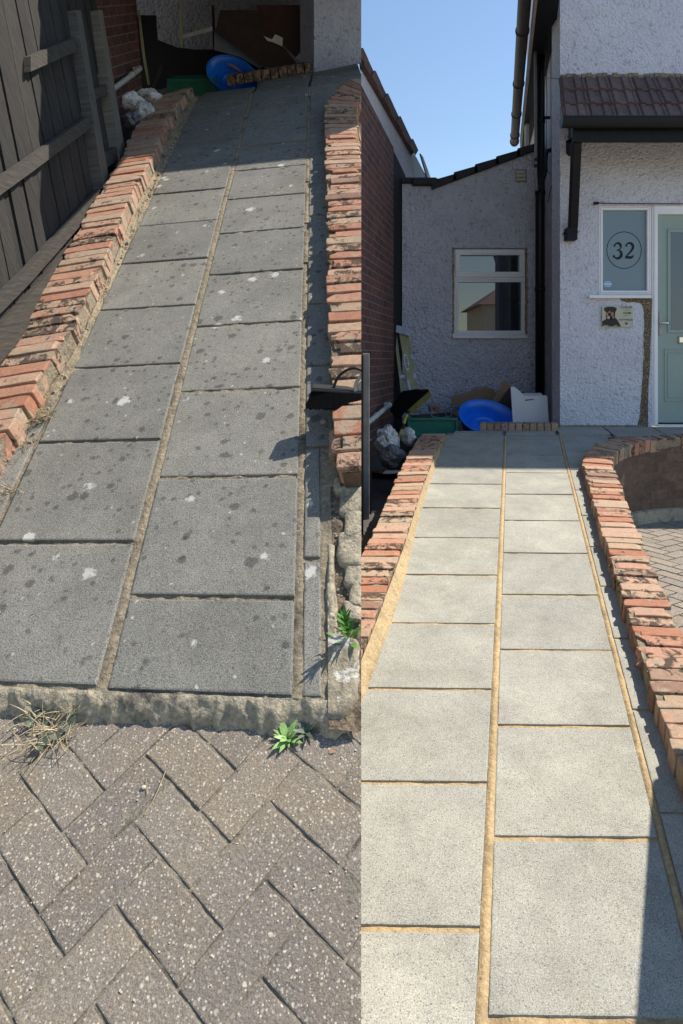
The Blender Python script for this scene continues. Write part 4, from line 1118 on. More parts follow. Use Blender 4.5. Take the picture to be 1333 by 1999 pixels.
cloth('cloth', 744, 868, 5.4, 0.05, 0.065, 0.09, 9.1, M['rag'], rg); cloth('cloth', 768, 893, 5.25, 0.09, 0.08, 0.10, 12.0, M['bag'], rg)
bm = BM()
# green crate, blue tray, hose, cardboard, white board
gx = empty('green_crate', P(840, 846, 6.6), 'low dark green plastic crate behind the end of the left brick wall', 'crate')
bm = BM(); pbox(bm, 797, 822, 892, 850, 6.62, 0.45, bev=0.01); finish('crate_body', bm, M['green'], gx)
bm = BM(); frame(bm, 795, 816, 894, 852, 5, 6.60, 0.03, 0.004); finish('crate_rim', bm, M['green'], gx)
def tray(name, o, ex, ey, a, b, mat, label, parent=None, point=0.25):
    en = ex.cross(ey).normalized()
    tr = empty(name, o - V((0, 0, 0.1)), label, 'sand tray')
    n = 64
    def ring(k, h):
        out = []
        for i in range(n):
            t = 2 * math.pi * i / n; r = 1 - point * max(0, math.cos(t - R_(-60))) ** 6 * -0.6
            out.append(bm.verts.new(o + ex * (a * k * r * math.cos(t)) + ey * (b * k * r * math.sin(t)) + en * h))
        return out
    bm = BM(); R = [ring(0.80, -0.13), ring(0.97, 0.0), ring(1.05, 0.0), ring(1.05, -0.015), ring(0.985, -0.012), ring(0.83, -0.14)]
    R2 = [ring(0.80, -0.13), ring(0.74, -0.125), ring(0.5, -0.118), ring(0.44, -0.095), ring(0.40, -0.118), ring(0.22, -0.112), ring(0.17, -0.075), ring(0.01, -0.07)]
    for S in (R, R2):
        for p, q in zip(S[:-1], S[1:]):
            for i in range(n): bm.faces.new((p[i], p[(i + 1) % n], q[(i + 1) % n], q[i]))
    finish('tray_shell', bm, mat, tr, smooth=True)
    bm = BM(); pts = [o + ex * (a * 1.04 * (1 + point * 0.6 * max(0, math.cos(t - R_(-60))) ** 6) * math.cos(t)) + ey * (b * 1.04 * (1 + point * 0.6 * max(0, math.cos(t - R_(-60))) ** 6) * math.sin(t)) for t in [2 * math.pi * i / n for i in range(n)]]
    tube(bm, pts, 0.010, 8, closed=True); finish('tray_rim', bm, mat, tr, smooth=True)
    return tr
tray('blue_tray', P(953, 815, 6.78), V((1, 0.05, -0.16)).normalized(), V((0.1, 0.75, 0.66)).normalized(), 0.29, 0.23, M['blue'], 'bright blue plastic sand tray propped behind the small brick kerb')
bm = BM()
for k, (rx, rz, y) in enumerate(((0.085, 0.06, 6.95), (0.06, 0.07, 6.9), (0.10, 0.045, 7.0))):
    c = P(885 + 6 * k, 806, y); tube(bm, [c + V((rx * math.cos(t * .3), 0.03 * math.sin(t * .3 + k), rz * math.sin(t * .3))) for t in range(21)], 0.007, 8, closed=True)
tube(bm, smoothline([P(835, 790, 6.9), P(843, 800, 6.85), P(842, 812, 6.8), P(860, 816, 6.8), P(880, 812, 6.85)], 20), 0.007, 8)
tag(finish('garden_hose', bm, M['hose'], smooth=True), 'loops of thin dark garden hose between the broom head and the blue tray', 'hose')
def CP(x, y, Y): return P(860 + x / 5.554, 700 + y / 5.554, Y)
bm = BM(); prism(bm, [CP(x, y, 7.5) for x, y in ((115, 620), (120, 410), (160, 390), (290, 375), (350, 348), (400, 320), (500, 310), (570, 330), (600, 370), (600, 620))], V((0, 0.012, 0)))
tag(finish('cardboard_sheet', bm, M['card']), 'wavy-topped brown cardboard sheet against the extension wall below its window', 'cardboard')
bm = BM(); pts = [(490, 560), (510, 470), (560, 465), (650, 300), (672, 262), (700, 243), (730, 255), (752, 290), (752, 310), (665, 430), (575, 570)]
prism(bm, [CP(x, y, 7.2) for x, y in pts], V((0, 0.012, 0)))
prism(bm, [CP(x, y, 7.25 if x < 700 else 7.1) for x, y in ((665, 430), (752, 305), (752, 312), (575, 572))], V((0, 0.010, 0)))
ob_ = empty('open_carton', CP(640, 640, 7.1), 'opened cardboard carton with dark inside standing left of the white board', 'carton')
finish('carton_flap', bm, M['card'], ob_)
bm = BM(); prism(bm, [CP(x, y, 7.08) for x, y in ((572, 566), (665, 430), (756, 305), (790, 700), (700, 640))], V((0, 0.012, 0))); finish('carton_inside', bm, M['carddark'], ob_)
bm = BM(); prism(bm, [CP(520, 560, 7.15), CP(560, 570, 7.15), CP(800, 690, 7.05), CP(700, 695, 7.05)], V((0, 0.01, 0.006)))
tag(finish('cardboard_strip', bm, M['card']), 'narrow cardboard strip slanting down behind the blue tray', 'cardboard')
wb = empty('white_board', CP(960, 690, 6.8), 'white boards with a hand slot leaning beside the drainpipe', 'board')
bm = BM(); prism(bm, [CP(x, y, 6.75) for x, y in ((784, 700), (760, 305), (795, 305), (850, 345), (905, 402), (1145, 400), (1156, 415), (1172, 700))], V((0, 0.02, 0))); finish('board_panel', bm, M['white'], wb)
bm = BM(); prism(bm, [CP(x, y, 6.9) for x, y in ((840, 700), (850, 378), (1085, 373), (1105, 390), (1110, 700))], V((0, 0.02, 0))); finish('board_panel', bm, M['white'], wb)
bm = BM(); prism(bm, [CP(x, y, 6.747) for x, y in ((916, 446), (1010, 438), (1012, 446), (918, 458))], V((0, 0.002, 0))); finish('hand_slot', bm, M['ink'], wb)
bm = BM(); 
for i in range(5): beam(bm, P(800 + i * 4, 812 + i, 6.95 - i * .03), P(880 + i * 5, 806 + i * 3, 7.1 - i * .03), 0.03, 0.012)
tag(finish('plank_pile', bm, M['rail']), 'thin offcuts of wood lying on the green crate under the broom head', 'wood')
bm = BM(); c = P(846, 797, 7.2); rough_box(bm, [c + V(k) for k in ((-.05, -.05, -.03), (.06, -.04, -.045), (.06, .05, -.045), (-.05, .05, -.03), (-.05, -.05, .035), (.06, -.04, .02), (.06, .05, .02), (-.05, .05, .035))], rad=.01, amp=.004, tint=(0.05, .2, .6))
tag(finish('loose_brick', bm, M['brick']), 'broken dark red brick lying behind the broom head', 'brick')

# wheeled bin made up outside the view to throw the slanting shadow on the slabs
wb = empty('wheeled_bin', V((1.53, 1.62, path_z(1.5, 1.6) - 0.05)), 'dark wheeled bin standing right of the nearest slabs', 'bin')
bx = wb.location; yaw = R_(-22)
ex = V((math.cos(yaw), math.sin(yaw), 0)); ey = V((-math.sin(yaw), math.cos(yaw), 0))
bm = BM(); pts = [bx + ex * sx * k + ey * sy * k * 1.7 + V((0, 0, z)) for z, k in ((0.06, 0.21), (1.0, 0.28)) for sx, sy in ((-1, -1), (1, -1), (1, 1), (-1, 1))]
rough_box(bm, pts, rad=0.02, amp=0.001); finish('bin_body', bm, M['black'], wb)
bm = BM(); box(bm, bx + V((0, 0, 1.04)), ex * 0.30, ey * 0.52, V((0, 0, 0.035)), bev=0.02); finish('bin_lid', bm, M['black'], wb)
for s in (-1, 1):
    bm = BM(); c = bx + ex * 0.2 + ey * (s * 0.2) + V((0, 0, 0.1)); tube(bm, [c - ey * 0.03, c + ey * 0.03], 0.1, 16); finish('wheel', bm, M['black'], wb)

# house across the road, mirrored in the extension window
hs = empty('opposite_house', V((5.6, -13, Z0)), 'cream house with hipped roof across the road, seen only as a reflection', 'house')
bm = BM(); abox(bm, 1.2, 3.4, -16, -13, Z0, Z0 + 3.6); abox(bm, 5.2, 9.5, -17, -12.5, Z0, Z0 + 3.6); finish('house_wall', bm, plain('cream_render', (0.6, 0.55, 0.42), 0.9), hs)
bm = BM()
for x0, x1, y0, y1 in ((0.9, 3.7, -16.3, -12.7), (4.9, 9.8, -17.3, -12.2)):
    b = [V((x0, y0, Z0 + 3.6)), V((x1, y0, Z0 + 3.6)), V((x1, y1, Z0 + 3.6)), V((x0, y1, Z0 + 3.6))]; t = [V(((x0 + x1) / 2 - .4, (y0 + y1) / 2, Z0 + 5)), V(((x0 + x1) / 2 + .4, (y0 + y1) / 2, Z0 + 5))]
    vs = [bm.verts.new(p) for p in b + t]
    for f in ((0, 1, 5, 4), (1, 2, 5), (2, 3, 4, 5), (3, 0, 4), (3, 2, 1, 0)): bm.faces.new([vs[i] for i in f])
finish('house_roof', bm, M['tile'], hs)
for x, y in ((1.9, -12.99), (6.3, -12.49), (8.2, -12.49)):
    bm = BM(); abox(bm, x, x + 0.9, y, y + 0.05, Z0 + 1.3, Z0 + 2.5); fr = finish('house_window', bm, M['upvc'], hs)
    bm = BM(); abox(bm, x + .07, x + .42, y + .051, y + .06, Z0 + 1.37, Z0 + 2.43); abox(bm, x + .48, x + .83, y + .051, y + .06, Z0 + 1.37, Z0 + 2.43); finish('pane', bm, M['pane'], fr)
# ================================================================== LEFT-HAND PLOT (the uncleaned path, on its steeper slope)
SIDE = 'L'
nL = V((-0.14253, -0.60431, 0.78390)).normalized()
tL = CAM + V((-0.61213, 1.78503, -0.62787))
eL = V((0.98420, -0.17061, 0.04742)); FL = V((0.10509, 0.77827, 0.61908)); dL = V((-0.05646, 0.80627, 0.61129))
WL, DL, GL = 0.45, 0.4143, 0.030
al = R_(8.8)
eU = (nL * math.cos(al) + FL * math.sin(al)).normalized(); eH = (FL * math.cos(al) - nL * math.sin(al)).normalized()
def gL(u, v): return tL + eL * u + dL * (v * DL)
def onL(px, py, h=0.0): return hit(px, py, tL + nL * h, nL)
crest = onL(500, 180)
dcr = dL - eU * dL.dot(eU); dcr.normalize()
VC = (crest - tL).dot(FL) / (dL.dot(FL) * DL)
def land(px, py, h=0.0): return hit(px, py, crest + eU * h, eU)

# --- path slabs
bm = BM(); j = 0.007 / DL
for k in range(-1, 12):
    v0, v1 = max(k, -0.60), min(k + 1, VC)
    if v1 > v0: slab(bm, [gL(0.0, v0 + j), gL(WL, v0 + j), gL(WL, v1 - j), gL(0.0, v1 - j)], nL, bev=0.005, jit=0.0025)
for k in range(0, 13):
    v0, v1 = k - 0.587, min(k + 0.413, VC)
    if v1 > v0:
        slab(bm, [gL(-GL - WL, v0 + j), gL(-GL, v0 + j), gL(-GL, v1 - j), gL(-GL - WL, v1 - j)], nL, bev=0.005, jit=0.0025)
        if k < 3: slab(bm, [gL(-GL - WL - 0.58, v0 + j), gL(-GL - WL - 0.02, v0 + j), gL(-GL - WL - 0.02, v1 - j), gL(-GL - WL - 0.58, v1 - j)], nL, bev=0.005, jit=0.0025)
for k in range(-1, 12):
    v0, v1 = max(k + 0.28, -0.60), min(k + 1.28, VC)
    wd = 0.068 if k < 1 else (0.115 if k < 2 else 0.22)
    if v1 > v0: slab(bm, [gL(WL + 0.024, v0 + j), gL(WL + wd, v0 + j), gL(WL + wd, v1 - j), gL(WL + 0.024, v1 - j)], nL, bev=0.005, jit=0.0025)
# landing at the top
cA = gL(-GL - WL, VC); eC = eL - eU * eL.dot(eU); eC.normalize()
yl = 1.35
for u0, u1 in ((-GL - WL, -GL), (0, WL), (WL + 0.024, 0.9), (0.91, 1.36), (1.37, 1.8)):
    for a, b in ((0, 0.40), (0.41, 0.85), (0.86, yl)):
        if u1 <= WL and b > 1.3: b = 1.0
        if u0 < -0.1 and a > 0.3: continue
        o = gL(0, VC)
        q = [o + eC * (u0 + .003) + dcr * a, o + eC * (u1 - .003) + dcr * a, o + eC * (u1 - .003) + dcr * b, o + eC * (u0 + .003) + dcr * b]
        slab(bm, q, eU, bev=0.004)
tag(finish('old_path', bm, M['slab_old']), kind='structure')
bm = BM()
A = [gL(-GL - WL - 0.6 if v < 28 else -GL - WL - 0.02, v * 0.1 - 0.6) for v in range(0, int((VC + 0.6) / 0.1) + 1)]; B = [gL(WL + (0.10 if v < 16 else 0.26), v * 0.1 - 0.6) for v in range(0, int((VC + 0.6) / 0.1) + 1)]
strip_sheet(bm, A, B, nL, 0.006, 120, 0.005, 25)
tag(finish('old_path_mortar', bm, M['joint_old']), kind='structure')
bm = BM()
for u0, u1, am in ((-GL, 0.0, .004), (WL, WL + 0.024, .005)):
    g = []
    for i in range(500):
        v = -0.6 + i * (VC + 0.6) / 500; row = []
        if u0 > 0 and noise.noise(V((0, v * 3.1, 4))) > 0.28 and v > 1.5: row = None
        else:
            for k in range(5):
                t = k / 4; p = gL(lerp(u0 - 0.002, u1 + 0.002, t) + noise.noise(V((u0, v * 5, 2))) * 0.003, v)
                row.append(bm.verts.new(p + nL * (math.sin(math.pi * t) * 0.004 - 0.005 + noise.noise(p * 50) * am * .7)))
        g.append(row)
    for a, b in zip(g[:-1], g[1:]):
        if a and b:
            for k in range(4): bm.faces.new((a[k], b[k], b[k + 1], a[k + 1]))
tag(finish('old_mortar_joint', bm, M['joint_old'], smooth=True), kind='structure')

# --- crumbling concrete edge at the foot of the path, and haunching on the right
PE = onL(400, 1352) - eU * 0.044                          # a point of the block paving
def pav(px, py): return hit(px, py, PE, eU)
bm = BM(); g = []
NB = 220
for i in range(NB + 1):
    u = lerp(-1.15, WL + 0.125, i / NB); row = []
    top = gL(u, -0.600)
    wob = noise.noise(V((u * 14, 0, 1))) * 0.010 + noise.noise(V((u * 45, 0, 3))) * 0.006
    for k in range(9):
        t = k / 8
        fw = 0.052 * t + (wob * 2.2) * t + (0.003 if k else 0)
        lip = 1 if t < 0.8 else 1 + (t - 0.8) * (1.2 + 12 * abs(noise.noise(V((u * 30, 7, 0)))))
        p = top - nL * 0.002 - eU * (0.042 * t ** (1.5 + wob * 30) * min(1.05, lip)) - dcr * fw
        p = p + noise.noise_vector(p * 38) * 0.007 * (1 if k > 0 else 0.2) + noise.noise_vector(p * 110) * 0.003 * (1 if k > 0 else 0)
        row.append(bm.verts.new(p))
    g.append(row)
for i in range(NB):
    for k in range(8): bm.faces.new((g[i][k], g[i + 1][k], g[i + 1][k + 1], g[i][k + 1]))
tag(finish('path_edge', bm, M['haunch'], smooth=True), kind='structure')
bm = BM()
outl = [(640, 1356), (634, 1400), (652, 1416), (662, 1404), (672, 1392), (690, 1372), (699, 1340), (705, 1300), (702, 1285), (690, 1262), (670, 1250), (648, 1240), (640, 1250)]
rows = 26; g = []
for i in range(rows + 1):
    y = lerp(1160, 1412, i / rows); row = []
    for k in range(13):
        t = k / 12
        if y < 1245: xr = 658 + noise.noise(V((y * .05, 0, 0))) * 3
        else: xr = 706 if y < 1350 else lerp(706, 655, ((y - 1350) / 62) ** 1.3)
        xr += noise.noise(V((y * .06, 2, 0))) * 5
        x = lerp(640, xr, t); p = onL(x, y)
        e = max(0, 1 - min((1 - t) / 0.16, (1412 - y) / 16 if y > 1390 else 9)); h = -0.001 - 0.065 * e ** 1.5 + noise.noise(p * 30) * 0.006 + noise.noise(p * 90) * 0.003
        row.append(bm.verts.new(p + nL * h))
    g.append(row)
for i in range(rows):
    for k in range(12): bm.faces.new((g[i][k], g[i + 1][k], g[i + 1][k + 1], g[i][k + 1]))
m = MT('lichened_haunch')
c = m.ramp(m.noise(60, 5, .7), .35, .65, (0.19, 0.165, 0.12), (0.36, 0.31, 0.22)); c = m.mix(m.ramp(m.noise(16, 5, .7, dist=.5), .53, .58), c, (0.50, 0.49, 0.44)); m.base(c); m.rough(.95); m.bump(m.noise(90, 5), .005)
tag(finish('path_haunching', bm, m.m, smooth=True), kind='structure')

# --- rough ground beside the path
def ground(name, L, R, h0, h1, mat, n1=70, n2=16, amp=0.012, fq=22):
    bm = BM(); A = smoothline(L, n1); B = smoothline(R, n1); g = []
    for a, b in zip(A, B):
        row = []
        for k in range(n2 + 1):
            t = k / n2; p = a.lerp(b, t); e = math.sin(math.pi * t)
            row.append(bm.verts.new(p + nL * (lerp(h0, h1, t) + noise.noise(p * fq) * amp * (0.4 + e) + noise.noise(p * fq * 3.3) * amp * 0.5)))
        g.append(row)
    for i in range(n1 - 1):
        for k in range(n2): bm.faces.new((g[i][k], g[i + 1][k], g[i + 1][k + 1], g[i][k + 1]))
    return tag(finish(name, bm, mat, smooth=True), kind='structure')
LBp = [(-190, 1180), (-130, 1080), (-80, 985), (0, 860), (78, 735), (133, 655), (180, 556), (218, 475), (238, 425), (263, 368), (297, 308), (322, 248), (352, 197), (376, 168)]
LAp = [(-350, 1215), (-300, 1110), (-235, 1010), (-140, 885), (-40, 755), (25, 672), (78, 572), (128, 490), (156, 438), (190, 380), (230, 318), (258, 258), (296, 205), (326, 180)]
LB2 = [onL(x, y, 0.085) for x, y in LBp]; LA2 = [onL(x, y, 0.085) for x, y in LAp]
SLL = [gL(-GL - WL + 0.004, v) for v in (0.0, 0.9, 2, 3, 4, 5, 6, 7.2, 8.4, VC)]
SLL = [gL(-1.1, -0.5), gL(-0.95, 0.4), gL(-0.75, 1.2)] + [gL(-GL - WL + 0.006, v) for v in (2.0, 3, 4, 5, 6, 7, 8, VC)]
ground('rubble_strip', smoothline(SLL, 40), smoothline([p - nL * 0.085 for p in LB2], 40), -0.012, 0.012, M['soil_tan'], 130, 14, 0.010, 26)
ground('dirt_strip', [onL(x, y) for x, y in ((640, 1420), (640, 1250), (641, 1100), (642, 980), (646, 890), (648, 800))], [onL(x, y) for x, y in ((790, 1420), (790, 1250), (790, 1100), (790, 980), (790, 890), (790, 800))], -0.012, -0.02, M['soil'], 110, 40, 0.010, 30)
bm = BM()     # pale broken stones in the dirt
for (x, y, sx, sy) in ((690, 990, 26, 26), (694, 1035, 20, 30), (688, 1085, 26, 34), (694, 1130, 20, 26), (668, 960, 14, 18), (697, 1170, 12, 24), (690, 1205, 18, 20), (650, 1185, 9, 40), (650, 1120, 7, 50)):
    c = [onL(x - sx, y + sy, -.03), onL(x + sx, y + sy, -.03), onL(x + sx, y - sy, -.03), onL(x - sx, y - sy, -.03)]
    rough_box(bm, c + [p + nL * 0.034 for p in c], rad=0.012, amp=0.007, div=(3, 3, 1), freq=22)
tag(finish('stone_rubble', bm, M['haunch'], smooth=True), kind='structure')
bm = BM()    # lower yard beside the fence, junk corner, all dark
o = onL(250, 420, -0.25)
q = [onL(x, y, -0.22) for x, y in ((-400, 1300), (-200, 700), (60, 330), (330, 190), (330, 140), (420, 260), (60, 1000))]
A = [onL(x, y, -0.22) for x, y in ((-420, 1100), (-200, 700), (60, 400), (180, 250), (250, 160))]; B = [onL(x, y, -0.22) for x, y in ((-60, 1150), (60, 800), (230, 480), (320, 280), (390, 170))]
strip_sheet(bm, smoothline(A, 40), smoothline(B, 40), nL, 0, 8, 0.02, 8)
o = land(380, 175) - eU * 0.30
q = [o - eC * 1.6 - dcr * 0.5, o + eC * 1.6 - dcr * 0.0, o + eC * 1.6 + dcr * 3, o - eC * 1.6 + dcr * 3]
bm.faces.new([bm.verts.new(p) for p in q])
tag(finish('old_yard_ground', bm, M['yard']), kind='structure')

# solid bank under the sloping plot
bm = BM(); X0 = -0.006
def pz(y, n_, p_, d): return p_.z - ((X0 - p_.x) * n_.x + (y - p_.y) * n_.y) / n_.z - d
ys = [0.35 + 0.1 * i for i in range(62)]
prof = []
for y in ys:
    zs = [pz(y, nL, tL, 0.12), pz(y, eU, crest, 0.12)]
    z = min(zs)
    if y < gL(0.75, -0.6).y: z = pz(y, eU, PE, 0.08)
    prof.append(V((X0, y, z)))
prism(bm, [V((X0, ys[0], Z0 - 0.08))] + prof + [V((X0, ys[-1], Z0 - 0.08))], V((-2.6, 0.45, -0.42)))
tag(finish('earth_bank', bm, M['soil']), kind='structure')

# --- block paving in front of the path
bm = BM(); e1 = (eC + dcr - eC * eC.dot(dcr)).normalized()
ax = eC; ay = eU.cross(eC).normalized(); rot_ = R_(57)
hx = (ax * math.cos(rot_) + ay * math.sin(rot_)); hy = (-ax * math.sin(rot_) + ay * math.cos(rot_))
O = pav(205, 1545)
lim = (gL(0, -0.600) - O).dot(ay)
def keepp(c):
    r = (c - CAM)
    if r.y < 0.3: return False
    x = CX + FOC * r.x / r.y; y = CY - FOC * r.z / r.y
    return -260 < x < 860 and 1360 < y < 2300
herring(bm, O, hx, hy, eU, 0.0985, 10, 24, 0.05, 0.0018, keep=keepp, bev=0.003)
# stretcher course along the path edge
tag(finish('block_paving', bm, M['paver']), kind='structure')
bm = BM(); A = [O + ax * x - ay * 1.4 for x in [i * 0.02 - 1.2 for i in range(130)]]; B = [O + ax * x + ay * 0.35 for x in [i * 0.02 - 1.2 for i in range(130)]]
strip_sheet(bm, A, B, eU, 0.0030, 90, 0.0034, 22)
tag(finish('paving_sand', bm, M['jointsand'], smooth=True), kind='structure')

# --- brick walls
w = empty('low_brick_wall', LB2[8] - nL * 0.3, 'low wall of orange bricks on edge between the timber fence and the grimy path', 'wall')
bm = BM(); n = int(length(smoothline([(a + b) / 2 for a, b in zip(LA2, LB2)], 300)) / 0.0655)
coping(bm, LA2, LB2, nL, n, gap=0.008, jl=0.008, chip=0.4, amp=0.0025)
finish('brick_coping', bm, M['brick'], w)
bm = BM(); bed(bm, LA2, LB2, nL, 0.012); finish('mortar_bed', bm, M['joint_old'], w)
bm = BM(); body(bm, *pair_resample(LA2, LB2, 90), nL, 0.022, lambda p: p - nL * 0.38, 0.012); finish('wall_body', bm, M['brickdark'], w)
RAp = [(652, 915), (650, 860), (647, 795), (643, 700), (641, 600), (639, 500), (637, 400), (634, 300), (632, 240), (634, 207), (641, 191), (653, 177), (669, 164), (692, 154), (735, 144)]
RBp = [(800, 905), (792, 850), (780, 788), (762, 693), (745, 594), (732, 494), (718, 394), (704, 297), (698, 239), (696, 208), (698, 197), (703, 189), (713, 181), (730, 174), (770, 166)]
def tl(x, y, h=0.085):
    a = onL(x, y, h); b = land(x, y, 0.045)
    return a if (a - crest).dot(eU) < 0.045 else b
RA2 = [tl(x, y) for x, y in RAp]; RB2 = [tl(x, y) for x, y in RBp]
w = empty('chipped_brick_wall', RA2[4] - nL * 0.3, 'low wall of chipped pink and buff bricks right of the grimy path with the black broom on it', 'wall')
bm = BM(); n = int(length(smoothline([(a + b) / 2 for a, b in zip(RA2, RB2)], 300)) / 0.067)
coping(bm, RA2, RB2, nL, n, gap=0.009, jl=0.009, chip=0.8, amp=0.003)
finish('brick_coping', bm, M['brick'], w)
bm = BM(); bed(bm, RA2, RB2, nL, 0.012); finish('mortar_bed', bm, M['joint_old'], w)
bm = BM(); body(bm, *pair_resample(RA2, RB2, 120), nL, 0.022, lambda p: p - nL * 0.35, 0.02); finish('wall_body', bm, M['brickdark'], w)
# broken lumps where the wall ends
bm = BM()
for (x, y, sx, sy, h) in ((688, 905, 36, 26, 0.075),):
    c = [onL(x - sx, y + sy, -.03), onL(x + sx, y + sy, -.03), onL(x + sx, y - sy, -.03), onL(x - sx, y - sy, -.03)]
    rough_box(bm, c + [p + nL * (h + .03) for p in c], rad=0.02, amp=0.010, div=(5, 4, 3), freq=16, tint=(0.95, 0.4, 0.75))
finish('broken_brick', bm, M['brick'], w)
w = empty('brick_kerb', land(525, 155), 'row of dark bricks on edge at the top of the grimy path', 'kerb')
K0, K1 = land(444, 169), land(612, 141)
bm = BM(); bk = dcr * 0.19; up_ = eU * 0.085
for i in range(10):
    a = K0.lerp(K1, (i + .04) / 10); b = K0.lerp(K1, (i + .93) / 10)
    rough_box(bm, [a, b, b + bk, a + bk, a + up_, b + up_, b + bk + up_, a + bk + up_], rad=0.006, amp=0.0025, div=(2, 4, 2), tint=(0.97, 0.2, 1.0))  # tint blackened to stand in for the shade on the kerb
finish('brick_course', bm, M['brick'], w)

# --- house front corner (rendered) and an unseen slab added overhead to shade the path top
hb = empty('house', land(650, 135), 'pale blue-white rendered house corner above the top of the grimy path', 'house')
W0, W1 = land(613, 141), land(720, 119)
wd = (W1 - W0).normalized(); wn_ = wd.cross(eU).normalized()
W2 = W1 + wd * 0.6
bm = BM(); WH = lambda x, y: hit(x, y, W0, wn_)
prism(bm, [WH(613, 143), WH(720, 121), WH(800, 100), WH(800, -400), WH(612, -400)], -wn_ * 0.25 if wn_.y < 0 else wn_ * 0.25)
finish('front_wall', bm, pebbledash('blue_white_pebbledash', (0.36, 0.38, 0.46), (0.46, 0.48, 0.57), (0.16, 0.16, 0.2), 40, 0.01), hb)  # white pebbledash with the shade mixed into its colour
s0, s1 = onL(300, 325), onL(630, 289)
sdv = (s1 - s0).normalized(); T = 2.45
E0 = s0 + SUN * T - sdv * 2.2; E1 = s1 + SUN * T + sdv * 0.15
bm = BM(); prism(bm, [E0, E1, E1 + eH * 3.6, E0 + eH * 3.6], eU * 0.12)  # added slab, set along the sun from the wanted shadow edge
finish('porch_roof', bm, M['slate'], hb, side=None)
SHADE = (E0 + E1) / 2 - eU * 0.02

# --- the extension wall and the junk in front of it
DK = (K0 + K1) / 2
YK = DK.y
bw = empty('side_extension', P(400, 150, YK + 1.5), 'grey pebbledashed back wall in deep shade behind the heap of boards', 'extension')
B0 = DK + dcr * 1.4
def bk_(px, py): return hit(px, py, B0, dcr)
bm = BM(); prism(bm, [bk_(150, 260), bk_(640, 190), bk_(640, -420), bk_(150, -420)], dcr * 0.2); finish('rear_wall', bm, pebbledash('shaded_grey_pebbledash', (0.20, 0.20, 0.22), (0.27, 0.27, 0.29), (0.1, 0.1, 0.11), 30, 0.012), bw)  # grey darkened to put the deep shade into the colour
def J(px, py, d=0.0): return hit(px, py, DK + dcr * (0.3 + d), dcr)
def sheet(name, q, mat, label, cat, d=0.0, th=0.012, parent=None):
    bm = BM(); prism(bm, [J(x, y, d if not callable(d) else d(x, y)) for x, y in q], dcr * th)
    o = finish(name, bm, mat, parent)
    return o if parent else tag(o, label, cat)
sheet('dark_tarpaulin', [(262, 30), (304, 30), (307, 78), (345, 93), (380, 97), (425, 97), (470, 108), (520, 134), (480, 142), (450, 124), (424, 113), (410, 160), (330, 156), (318, 180), (285, 182), (262, 150)], M['lead'], 'black sagging sheet spread over the junk beside the dark brick wall', 'tarpaulin', 0.45, 0.02)
sheet('long_board', [(418, 60), (450, 84), (515, 130), (505, 134), (470, 112), (418, 98)], plain('blue_grey_board', (0.16, 0.19, 0.24), 0.8), 'blue-grey board edge slanting down to the brick kerb', 'board', 0.28)
sheet('dark_board', [(430, 20), (505, 20), (515, 72), (550, 88), (582, 128), (545, 134), (515, 130), (450, 84), (420, 62)], M['carddark'], 'large dark board with a torn corner leaning over the brick kerb', 'board', 0.22)
sheet('brown_panel', [(500, 10), (598, 10), (597, 92), (578, 113), (552, 88), (516, 71)], plain('red_brown_panel', (0.075, 0.04, 0.035), 0.8), 'red-brown panel behind the torn paper scrap', 'panel', 0.34)
sheet('torn_paper', [(515, 71), (522, 80), (534, 83), (551, 91), (552, 74), (537, 67), (531, 77)], M['leadgrey'], 'torn white paper scrap on the corner of the dark board', 'paper', 0.20, 0.003)
sheet('white_offcut', [(577, 113), (596, 90), (597, 128), (586, 122)], M['white'], 'white triangular offcut left of the small ladder', 'offcut', 0.18)
sheet('cardboard_strip', [(424, 112), (440, 115), (482, 138), (486, 144), (478, 146), (450, 130)], M['card'], 'narrow tan cardboard edge slanting above the shaded blue tray', 'cardboard', 0.12, 0.006)
gr = empty('green_crate', J(410, 172, 0.0), 'dark green plastic crate in the shade left of the shaded blue tray', 'crate')
sheet('crate_body', [(328, 160), (425, 158), (432, 185), (330, 190)], M['green'], None, None, 0.02, 0.3, gr); sheet('crate_rim', [(326, 155), (424, 153), (426, 159), (326, 162)], M['green'], None, None, 0.0, 0.34, gr)
tray('blue_tray', J(453, 146, -0.05), (eC * 0.9 - eU * 0.40).normalized(), (dcr * 0.72 + eU * 0.66 + eC * 0.2).normalized(), 0.235, 0.19, M['blue'], 'blue plastic sand tray in deep shade left of the dark brick kerb', point=0.5)
l2 = empty('small_ladder', J(604, 128, 0.1), 'narrow ladder with grey treads standing in the gap beside the rendered house corner', 'ladder')
sheet('rail', [(596.5, 10), (600, 10), (600, 128), (597, 128)], M['blackwood'], None, None, 0.1, 0.03, l2); sheet('rail', [(609, 10), (612, 10), (612, 126), (609, 127)], M['blackwood'], None, None, 0.1, 0.03, l2)
for y0, y1, mt in ((58, 86, M['alu']), (88, 98, M['grp']), (100, 126, M['alu']), (20, 50, M['alu'])): sheet('tread', [(600.5, y0), (608.5, y0), (608.5, y1), (600.5, y1)], mt, None, None, 0.12, 0.01, l2)
fr_ = empty('light_frame', J(385, 95, 1.0), 'pale metal frame with one crossbar rising above the black sheet', 'frame')
sheet('upright', [(350, 10), (356, 10), (357, 98), (351, 96)], plain('pale_green_wood', (0.34, 0.34, 0.24), .7), None, None, 0.8, 0.03, fr_); sheet('upright', [(413, 10), (417, 10), (421, 100), (416, 100)], M['blackwood'], None, None, 0.8, 0.03, fr_)
sheet('crossbar', [(357, 68), (414, 52), (415, 60), (357, 76)], M['alu'], None, None, 0.79, 0.03, fr_)
bm = BM(); tube(bm, [J(270, 20, 0.2), J(281, 110, 0.15), J(291, 166, 0.1)], 0.013, 8)
tag(finish('yellow_pole', bm, M['grp'], smooth=True), 'thin yellow pole leaning beside the end of the dark brick wall', 'pole')
